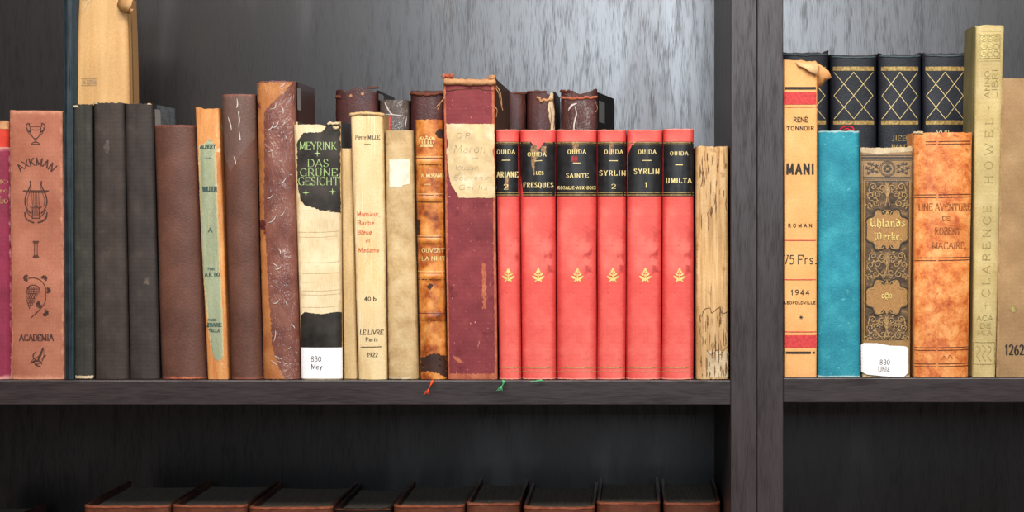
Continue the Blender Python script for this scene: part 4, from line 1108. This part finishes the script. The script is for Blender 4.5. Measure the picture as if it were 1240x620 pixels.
headcap(k, 'torn_head', 674.5, 690, 110, 1.5, MAT['frayed_dark'], amp=2.4, seed=25)
side_label(k, .012, .042, 122, 148, MAT['pale_label'])
i = Ink(k, .0006); i.taper([(688, 134), (692, 128), (699, 125)], 2.2).taper([(696, 128), (698, 138), (695, 152), (696, 165)], 1.6); i.build('painted_glint', MAT['painted_glint'])  # two painted highlights on the wrapped spine
threads(k, 'loose_thread', [[(721, 122), (724, 131), (722, 136)]], MAT['frayed_tan'], .5)

# ================================================================ RIGHT BAY, FRONT ROW
k = Book('orange-tan paper-covered book lettered MANI with red bands and torn head', (948.4, 990.5, 73), (949.2, 989.6), b=.003, p=5, Yf=.004, z0=ZR, group=RF)
k.cover(MAT['manila_paper'], rag=.0006, ragsc=3, top=[(0, 1), (.5, 0), (1, -2)]); k.pages(MAT[PG])
i = k.ink()
for a, c, y, w in ((950.5, 988, 106.8, 3.2),): i.line([(a, y), (c, y)], w)
i.line([(951.8, 427), (982, 427)], 2.8).line([(984, 427), (986.8, 427)], 2.4)
i.text('RENE', 961, 978, 142, 147.6, w=.9, thin=.8, serif=0); i.line([(975.3, 141), (977, 139.6)], .6)
i.text('TONNOIR', 953, 985.5, 152.8, 157.6, w=.95, thin=.85, serif=0, space=.3)
i.text('MANI', 952.8, 985, 198.5, 210.5, w=2.5, thin=2.1, serif=0, space=.35)
i.text('ROMAN', 954.5, 983, 271, 275, w=.85, thin=.8, serif=0, space=.7)
i.text('75', 949.8, 961.5, 309, 319.5, w=1.1, thin=1.0, serif=0); i.text('Frs.', 966, 989, 309, 319.5, w=1.1, thin=1.0, serif=0)
i.text('1944', 958, 980, 351, 357, w=1.0, thin=.9, serif=0, space=.3)
i.text('LEOPOLDVILLE', 950, 987, 365, 368, w=.65, thin=.6, serif=0, space=.35)
i.disc(970, 384.2, 1.2)
for q in range(6): i.line([(970, 384.2), (970 + 2.5 * math.cos(q * 1.047), 384.2 + 2.5 * math.sin(q * 1.047))], .6)
i.build('lettering', MAT['ink_charcoal'])
i = k.ink()
for y0, y1, a in ((111.5, 126.5, 948.5), (405.8, 421, 949.5)):
    for q in range(4): i.line([(a, y0 + (q + .5) * (y1 - y0) / 4), (988.5, y0 + (q + .5) * (y1 - y0) / 4)], (y1 - y0) / 4 + .1)
i.line([(948.5, 129.6), (989, 129.6)], 1.0).line([(949, 291), (988, 291)], 1.0).line([(949, 338.6), (988, 338.6)], 1.0).line([(949, 401.8), (988, 401.8)], 1.0)
i.build('red_band', MAT['ink_red'])
flap(k, 'torn_flap', [[(990, 106, .001), (996, 103, .002), (1000, 98, .003)], [(989.5, 92, .001), (998, 94, .000), (1007, 94, -.001)], [(989, 80, .000), (996, 82, -.002), (1003, 86, -.002)], [(987, 76, .001), (990, 77, -.001), (994, 79, -.001)]], MAT['manila_paper'])
MFLAP = flap(k, 'torn_flap', [[(963, 75, -.0006), (975, 77, -.0006), (990, 77, -.0006)], [(966, 80, -.0016), (976, 83, -.0024), (990, 82, -.002)], [(970, 80.5, -.0012), (979, 87, -.0030), (990, 92, -.0026)]], MAT['frayed_pale'])
aged('manila_light', [(.3, (232, 186, 130)), (.7, (244, 204, 152))], sc=50)
MFLAP.data.materials[0] = MAT['manila_light']

k = Book('bright teal cloth book without lettering, red ribbon loop on top', (990.8, 1042, 158.5), (989.8, 1044), b=.006, p=2.8, Yf=.004, z0=ZR, group=RF)
k.cover(MAT['teal_cloth'], rag=.0005, ragsc=5); k.pages(MAT[PG])
V, F = [], []
tube_geo(V, F, [k.P(a, c, dy) for a, c, dy in catmull3([(1018, 159, .012), (1021, 154.5, .010), (1027, 152.3, .008), (1033, 153.5, .006), (1034.5, 157, .004), (1031, 157.5, .004), (1027, 155.5, .006), (1024, 157, .007), (1029, 160, .01)])], .9 * K, 6)
mesh_obj('bookmark_ribbon', V, F, MAT['silk_red'], k.root)

k = Book('ornate gold and brown book with black-letter title and white 830 sticker', (1042.4, 1106.2, 178.5), (1044.6, 1103.5), b=.0045, p=3.2, Yf=.003, z0=ZR, group=RF)
k.cover(MAT['old_gold_cloth'], rag=.0008, ragsc=6, brag=.0008, top=[(0, 0), (.4, -2), (.7, 0), (1, 1)]); k.pages(MAT[PG])
k.patch('torn_head', MAT['frayed_pale'], 1043, 179, 1106, 187, rag=.9, off=.00012, bottom=[(0, -3), (.3, 0), (.6, -2), (1, -4)])
xc = lambda y: 1074.6 - (y - 178) * .0022
i = k.ink()
i.line([(1044, 188), (1106, 188)], 1.0).line([(1044, 191.4), (1106, 191.4)], 3.0).line([(1044, 194), (1106, 194)], .5)
i.line([(1046, 214.6), (1103, 214.6)], 1.0).line([(1046, 216.8), (1103, 216.8)], .6)
X = 1074.8; Y = 204.3
i.ring(X, Y, 9.2, .8, ry=9.2).ring(X, Y, 7.6, .6)
for q in range(4):
    a = q * math.pi / 2
    i.disc(X + 3.3 * math.cos(a), Y + 3.3 * math.sin(a), 1.9)
for q in range(4): i.disc(X + 4 * math.cos(q * math.pi / 2 + .785), Y + 4 * math.sin(q * math.pi / 2 + .785), .8)
for sg in (-1, 1):
    for (a, c, r) in ((13.5, 201, 2.2), (19, 199, 2.4), (24, 204, 2.2), (18, 207, 2.3), (13, 208, 1.7), (23, 209.5, 1.7), (23, 198, 1.3)):
        for q in range(5):
            t = q * 1.257 + a
            i.taper([(X + sg * a, c), (X + sg * (a + r * .6 * math.cos(t)), c + r * .6 * math.sin(t)), (X + sg * (a + r * 1.4 * math.cos(t)), c + r * 1.4 * math.sin(t))], 1.2)
    i.curve([(X + sg * 10, 205), (X + sg * 15, 203), (X + sg * 21, 206), (X + sg * 27, 201)], .6)
i.line([(1049, 219), (1049, 412)], .8).line([(1100.5, 219), (1100, 412)], .8).line([(1049, 219), (1100.5, 219)], .8)
i.line([(1046, 200), (1046.4, 412)], .4).line([(1103.5, 200), (1102.8, 412)], .4)
i.build('dark_ornament_line', MAT['line_dark'])
L = k.patch('ornament_panel', MAT['dark_panel'], 1049.5, 219.5, 1100.2, 412, off=.00012)
def cart(y0, y1, yc_up, nm):
    P = []
    prof = [(0, y1), (3, y1 - 1.5), (4.5, y1 - 4), (6, y1), (10, y1 + 2), (14, y1), (15.5, y1 - 5), (17, y1 - 7.5), (21, y1 - 8), (23.5, y1 - 10), (25, y1 - 14)]
    right = [(dx, y) for dx, y in prof] + [(25, y0 + 14), (23.5, y0 + 10), (21, y0 + 8), (17, y0 + 7.5), (15.5, y0 + 5), (14, y0), (10, y0 - 2), (6, y0), (4.5, y0 + 4), (3, y0 + 1.5), (0, y0)]
    mid = (y0 + y1) / 2
    c = xc(mid)
    i = Ink(k, .0003)
    n = 60
    # strips across the cartouche
    def half(y):
        d = min(y - y0, y1 - y)
        return lerpl([(-2.2, 10), (-1, 13.3), (0, 14.4), (5, 16), (7.5, 18), (8.2, 21.5), (10, 23.8), (14, 25.2)], d)
    ys_ = [y0 - 1.8 + (y1 - y0 + 3.6) * q / n for q in range(n + 1)]
    for a, b_ in zip(ys_, ys_[1:]):
        for q in range(10):
            s0, s1 = -1 + q * .2, -.8 + q * .2
            i.quad([(c + s0 * half(b_), b_), (c + s1 * half(b_), b_), (c + s1 * half(a), a), (c + s0 * half(a), a)])
    i.build('cartouche', MAT['cartouche_gold'], L)
    i = Ink(k, .0005); g = Ink(k, .0006)
    for sg in (-1, 1):
        R = [(c + sg * dx, y) for dx, y in right]
        for seg in (R[:11], R[11:]):
            i.line(catmull([(x + sg * .9, y + (.9 if y > mid else -.9)) for x, y in seg], 3), 1.6)
            g.line(catmull([(x - sg * 1.4, y - (1.2 if y > mid else -1.2)) for x, y in seg[2:]], 3), .7)
        i.line([R[10], R[11]], 1.4); g.line([(R[10][0] - sg * 1.5, R[10][1]), (R[11][0] - sg * 1.5, R[11][1])], .7)
        for yy, d in ((y1, 1), (y0, -1)):
            i.curve([(c + sg * 10, yy + d * 1.6), (c + sg * 5, yy + d * 1.4), (c + sg * 2.5, yy - d * 1.5), (c + sg * 4, yy - d * 3.4), (c + sg * 5.6, yy - d * 2)], 1.3)
    i.build('cartouche_outline', MAT['line_dark'], L); g.build('cartouche_gilt', MAT['gilt_dull'], L)
cart(256, 300.5, 0, 'a'); cart(340.5, 379, 0, 'b')
i = Ink(k, .0007)
i.text('Uhlands', 1053.2, 1096, 265, 274.5, w=1.5, thin=.7, serif=0, glyphs=BL, nib=.7, space=.1)
i.text('Werke.', 1058, 1092, 281.5, 290.5, w=1.5, thin=.7, serif=0, glyphs=BL, nib=.7, space=.1)
i.ring(1074, 358.6, 2.2, .8).curve([(1071.6, 358.6), (1069, 356.2), (1068, 358.6), (1069, 361), (1071.6, 358.6)], .8).curve([(1076.4, 358.6), (1079, 356.2), (1080, 358.6), (1079, 361), (1076.4, 358.6)], .8).curve([(1072, 356.6), (1074, 354.6), (1076, 356.6)], .8).curve([(1072, 360.6), (1074, 362.6), (1076, 360.6)], .8)
i.build('gilt_lettering', MAT['gilt_bright'], L)
def scroll(i, x, y, r, a0, turns, sg, w):
    P = []
    n = int(14 * turns)
    for q in range(n + 1):
        t = q / n; a = a0 + sg * t * turns * 2 * math.pi; rr = r * (1 - .8 * t)
        P.append((x + rr * math.cos(a), y + rr * math.sin(a)))
    i.line(P, w)
dk, lt = Ink(k, .0003), Ink(k, .00035)
for y0, y1, up in ((222, 250, 0), (305, 336, 0), (383, 410, 0)):
    h = y1 - y0
    for sg in (-1, 1):
        c = xc(y0)
        for (ax, fy, r, a0, t, s2) in ((6, .2, 4.4, 2.5, 1.3, 1), (17, .15, 4.6, .4, 1.4, -1), (11, .48, 4.8, 3.4, 1.4, 1), (20, .52, 4.2, 1.2, 1.3, -1), (5, .8, 4.2, .2, 1.2, 1), (14, .86, 4.4, 4.4, 1.3, -1), (22, .9, 2.6, 0, 1.1, 1)):
            if not up and fy > .7 and y0 < 230 and ax < 12: continue
            x, y = c + sg * ax, y0 + fy * h
            aa = a0 if sg > 0 else math.pi - a0
            scroll(lt, x, y, r, aa, t, s2 * sg, 1.15); scroll(dk, x + .9, y + .9, r, aa, t, s2 * sg, .7)
            for q in range(3):
                b_ = a0 + q * 1.1
                lt.taper([(x + sg * r * math.cos(b_), y + r * math.sin(b_)), (x + sg * (r + 1.6) * math.cos(b_ + .2), y + (r + 1.6) * math.sin(b_ + .2)), (x + sg * (r + 3.2) * math.cos(b_ + .5), y + (r + 3.2) * math.sin(b_ + .5))], 1.5)
        lt.curve([(c + sg * 1, y0), (c + sg * 3, y0 + h * .35), (c + sg * .6, y0 + h * .6), (c + sg * 3, y1)], 1.0)
    lt.taper([(xc(y0), y0), (xc(y0), y0 + h * .3), (xc(y0), y0 + h * .6)], 3)
lt.build('gold_scrollwork', MAT['scroll_tan'], L); dk.build('dark_scrollwork', MAT['line_dark'], L)
k.patch('film_wrapper', MAT['clear_film'], 1043, 180, 1105, 222, off=.0009)
L = k.patch('call_number_label', MAT['white_label'], 1045, 415.5, 1099.6, 455.5, rag=.3, top=[(0, 2.5), (.04, 0), (.3, 0), (.6, 3), (.9, 3.5), (.97, 4.5), (1, 8)], bottom=[(0, -5), (.1, -2), (.5, 0), (.9, 1), (1, -4)], off=.0011)
i = Ink(k, .0013); i.text('830', 1065.5, 1077.5, 435.5, 441, w=.75, thin=.65, serif=0); i.text('Uhla', 1063.5, 1077, 443.5, 449.5, w=.75, thin=.65, serif=0); i.build('lettering', MAT['ink_grey'], L)

k = Book('orange mottled leather book with double tooled lines, right of the ornate gold book', (1107.2, 1179.5, 160.5), (1107.4, 1174.5), b=.007, p=2.6, Yf=.003, dep=.036, z0=ZR, group=RF)
k.cover(MAT['orange_calf'], rag=.0008, ragsc=6, NU=34, brag=.0006); k.pages(MAT['pages_brown'])
i = k.ink()
for y in (171.6, 174.8, 236, 239.2, 312.4, 315.6, 421.2, 424.4, 440.8, 444): i.line([(1108.5 if y > 200 else 1121, y), (1134, y - .2)], .8).line([(1136, y - .2), (1176.5, y - 1)], .8)
i.build('tooled_line', MAT['band_dark'])
i = k.ink()
i.text('UNE AVENTURE', 1113, 1176, 246.5, 254.5, w=1.2, thin=.6, serif=.08); i.text('DE', 1141, 1150, 262, 267, w=1, thin=.5, serif=.08)
i.text('ROBERT', 1132, 1163, 275.5, 283.5, w=1.2, thin=.6, serif=.08); i.text('MACAIRE', 1129, 1168, 293, 301, w=1.2, thin=.6, serif=.08)
i.curve([(1139, 437), (1143, 431), (1147, 436), (1150, 430), (1154, 434)], .7)
i.build('lettering', MAT['ink_faint'])
headcap(k, 'frayed_head', 1108, 1118, 160.5, 1.5, MAT['frayed_pale'], amp=1.6, seed=2)

k = Book('tall olive-gold cloth book with gilt panel at its head, marked ACADEMIA', (1181.5, 1217, 30), (1177.6, 1206.3), b=.004, p=3.2, Yf=.004, z0=ZR, group=RF, dep=.046)
k.cover(MAT['olive_gold_cloth'], board=MAT['olive_board'], rag=.0003, top=[(0, -2), (.3, 0), (1, -1)]); k.pages(MAT[PG])
i = k.ink()
def axx(y): return 1199.3 + (y - 30) * (1192 - 1199.3) / 428
X = axx(60)
i.line([(X - 12, 41.5), (X + 12, 41.5), (X + 12, 70), (X - 12, 70), (X - 12, 41.5)], 1.0)
for r_ in range(3):
    for c_ in range(3):
        i.ring(X - 7.4 + c_ * 7.4, 46.5 + r_ * 9.2, 3.1, 1.4, 12)
i.disc(X, 55.6, 2.2).disc(X - 7.4, 46.5, 1.3).disc(X + 7.4, 46.5, 1.3).disc(X, 46.5, 1.3)
i.line([(X - 13, 37.5), (X + 13, 37.5)], .6).line([(X - 13, 73.5), (X + 13, 73.5)], .6)
def vert(x, y): return x, y
def vtext(i, t, y_bot, y_top, xl, xr, **kw):
    """lettering that reads upwards"""
    i.text(t, 0, y_bot - y_top, 0, xr - xl, xf=lambda a, c: (xl + c + (axx(y_bot - a) - axx(300)), y_bot - a), **kw)
i.build('gilt_panel', MAT['gilt_worn'])
i = k.ink()
vtext(i, 'CLARENCE', 359, 249, 1190, 1199, w=1.1, thin=.6, serif=.07, space=.5)
vtext(i, 'HOWEL', 222, 143, 1191, 1200, w=1.1, thin=.6, serif=.07, space=.6)
vtext(i, 'ANNO', 118, 86, 1189, 1195.5, w=1.1, thin=.6, serif=0); vtext(i, 'LIBRI', 118, 84, 1198, 1204.5, w=1.1, thin=.6, serif=0)
i.disc(axx(130), 130, 1.2).line([(axx(130), 127), (axx(130), 133)], .6).line([(axx(370), 366), (axx(370), 374)], .6).line([(axx(370) - 3, 370), (axx(370) + 3, 370)], .6)
i.text('ACA', 1182.5, 1202, 382, 388, w=.9, thin=.55, serif=0); i.text('DE', 1187, 1199, 391.5, 397, w=.9, thin=.55, serif=0); i.text('MIA', 1183.5, 1201, 400, 405.5, w=.9, thin=.55, serif=0)
i.line([(1179, 414.5), (1204.5, 414.5), (1204.5, 441), (1179, 441), (1179, 414.5)], .8)
for q in range(3):
    x = 1185 + q * 6.6
    i.curve([(x - 2, 418), (x + 2, 423), (x - 2, 430), (x + 2, 437)], .9)
i.line([(1179, 444), (1204.5, 444)], .5)
i.build('blind_lettering', MAT['gilt_stamp'])

k = Book('fawn cloth book numbered 12628, cut by the right edge of the photo', (1212, 1268, 95), (1206.8, 1262), b=.005, p=3.2, Yf=.004, z0=ZR, group=RF)
k.cover(MAT['fawn_cloth'], rag=.0004); k.pages(MAT[PG])
i = k.ink(); i.text('12628', 1217.5, 1246, 417.5, 429.5, w=1.9, thin=1.3, serif=.05); i.build('lettering', MAT['ink_black'])
i = k.ink(); i.poly([(1227, 369), (1231, 374), (1227, 379), (1223, 374)]).ring(1227, 374, 4, .6); i.build('blind_ornament', MAT['gilt_stamp'])

# ================================================================ RIGHT BAY, BACK ROW : navy set
def navy(label, top, seed, part=None):
    k = Book(label, top, (top[0] + .3, top[1] + .2), b=.006, p=2.6, Yf=YB, z0=ZR, group='matching navy volumes with gilt lattice spines', dep=.1)
    k.cover(MAT['navy_leather'], rag=.0007, ragsc=4, top=[(0, 0), (.1, -2), (.5, -2), (.9, -2), (1, 1)]); k.pages(MAT['pages_brown'])
    headcap(k, 'headcap', top[0] + 2, top[1] - 2, top[2] + 3.5, 1.3, MAT['black_board'], amp=.7, sag=1.5, seed=seed)
    a, c = top[0] + 4, top[1] - 4.5
    i = Ink(k, .0003)
    for y in (83.2, 148.3): 
        for q in range(4): i.line([(a, y - 1.9 + q * 1.25), (c, y - 1.9 + q * 1.25)], 1.3)
    i.build('gilt_band', MAT['gilt_on_navy'])
    i = Ink(k, .0003)
    w = c - a; m = (a + c) / 2
    q1, q3 = a + w * .02, c - w * .02
    T, B = 87.5, 144; H = B - T; M = (T + B) / 2
    i.line([(m, T), (q1, M)], .6).line([(m, T), (q3, M)], .6).line([(q1, M), (m, B)], .6).line([(q3, M), (m, B)], .6)
    i.line([(q1, T), (q3, B)], .6).line([(q3, T), (q1, B)], .6)
    i.build('gilt_lattice', MAT['gilt_pale'])
    return k
navy('navy volume mostly hidden behind the MANI book', (946, 1004.6, 62), 1)
k = navy('navy lattice volume directly above the teal book', (1005.4, 1062.8, 65), 2)
k = navy('navy lattice volume with gilt letters JIEB, above the ornate gold book', (1063.6, 1116.6, 64), 3)
i = Ink(k, .0003); i.text('JIEB', 1080, 1098, 164.5, 170.5, w=1.0, thin=.5, serif=.08); i.text('BAND', 1080, 1099, 175, 180, w=.9, thin=.5, serif=.08); i.build('gilt_lettering', MAT['gilt_on_navy'])
k = navy('rightmost navy lattice volume, behind the orange leather book', (1117.4, 1172, 63), 4)
i = Ink(k, .0003); i.text('XVII', 1134, 1149, 158.5, 165, w=1.0, thin=.5, serif=.08); i.build('gilt_lettering', MAT['gilt_pale'])
threads(k, 'loose_thread', [[(1165, 148), (1170, 152), (1173, 160), (1174, 170)]], MAT['frayed_pale'], .35)

# ================================================================ LOWER SHELF (books stand well back from the edge)
Yl = .100
def low(label, xa, xb, yt, m='russet_leather', dep=.122, seed=0, lean=0, Yf=Yl, b=.005):
    k = Book(label, (xa, xb, yt), (xa - lean, xb - lean), b=b, p=2.6, Yf=Yf, z0=ZLOW, dep=dep, group=LO, gap=.5)
    k.cover(MAT[m], board=MAT['russet_board' if m == 'russet_leather' else m], rag=.0006, ragsc=5, th=.0024, NZ=40); k.pages(MAT['pages_grey'], square=.0045, fore=.004)
    headcap(k, 'headcap', xa + 2, xb - 2, yt + 1.6, 1.5, MAT['frayed_red' if m == 'russet_leather' else 'frayed_dark'], amp=.7, seed=seed + xa)
    return k
aged('russet_board', [(.3, (76, 44, 34)), (.7, (120, 76, 58))], sc=70, rough=.5)
low('russet leather book at far left of the lower shelf, only its back corner showing', -92, -7, 640)
low('first russet leather book after the gap at the left of the lower shelf', 100, 206, 612.5)
low('russet leather book on the lower shelf, second after the gap', 207, 299, 612, seed=2)
low('russet leather book on the lower shelf, left of the black-topped one', 300, 403, 614, seed=3)
low('blackened leather book on the lower shelf, darkest of its row', 404, 474, 616, m='black_leather_dull', seed=4)
low('russet leather book on the lower shelf, right of the black-topped one', 475.5, 563, 612, seed=5)
low('narrower russet leather book below the tallest maroon book', 564, 630, 609.5, seed=6)
low('russet leather book on the lower shelf, below the SAINTE volume', 633, 721, 614, seed=7)
low('slightly higher russet leather book on the lower shelf, below the SYRLIN volumes', 722, 800, 608.5, seed=8)
low('russet leather book on the lower shelf, below the worm-eaten book', 803, 873, 609, seed=9)

# ---------------------------------------------------------------- light
def area(name, loc, tgt, sx, sy, power, col, spread=180):
    l = bpy.data.lights.new(name, 'AREA'); l.shape = 'RECTANGLE'; l.size = sx; l.size_y = sy; l.energy = power; l.color = col
    l.spread = math.radians(spread)
    o = bpy.data.objects.new(name, l); COL.objects.link(o); o.location = loc
    o.rotation_euler = (Vector(tgt) - Vector(loc)).to_track_quat('-Z', 'Y').to_euler()
    return o
area('ceiling_light', (.05, -1.35, 1.25), (0, .05, 0), 2.2, .9, 76, (1.0, .94, .87))
area('window_light', (.10, -2.9, .50), (0, .25, .1), .75, .45, 17, (.78, .90, 1.0))
w = bpy.data.worlds.new('World'); bpy.context.scene.world = w; w.use_nodes = True
w.node_tree.nodes['Background'].inputs[0].default_value = (1, .94, .9, 1); w.node_tree.nodes['Background'].inputs[1].default_value = .06

# ---------------------------------------------------------------- camera
cam = bpy.data.cameras.new('camera'); co = bpy.data.objects.new('camera', cam); COL.objects.link(co)
co.location = (0, -D, 0); co.rotation_euler = (math.pi / 2, 0, 0)
cam.sensor_width = 36; cam.lens = 36 * (D / K) / 1240
cam.shift_x = (620 - VX) / 1240; cam.shift_y = (VY - 310) / 1240
cam.clip_start = .01
bpy.context.scene.camera = co
sc = bpy.context.scene
sc.view_settings.view_transform = 'Standard'; sc.view_settings.look = 'None'
sc.view_settings.exposure = 0.0; sc.view_settings.gamma = 1.0
sc.cycles.use_denoising = True
sc.cycles.max_bounces = 6
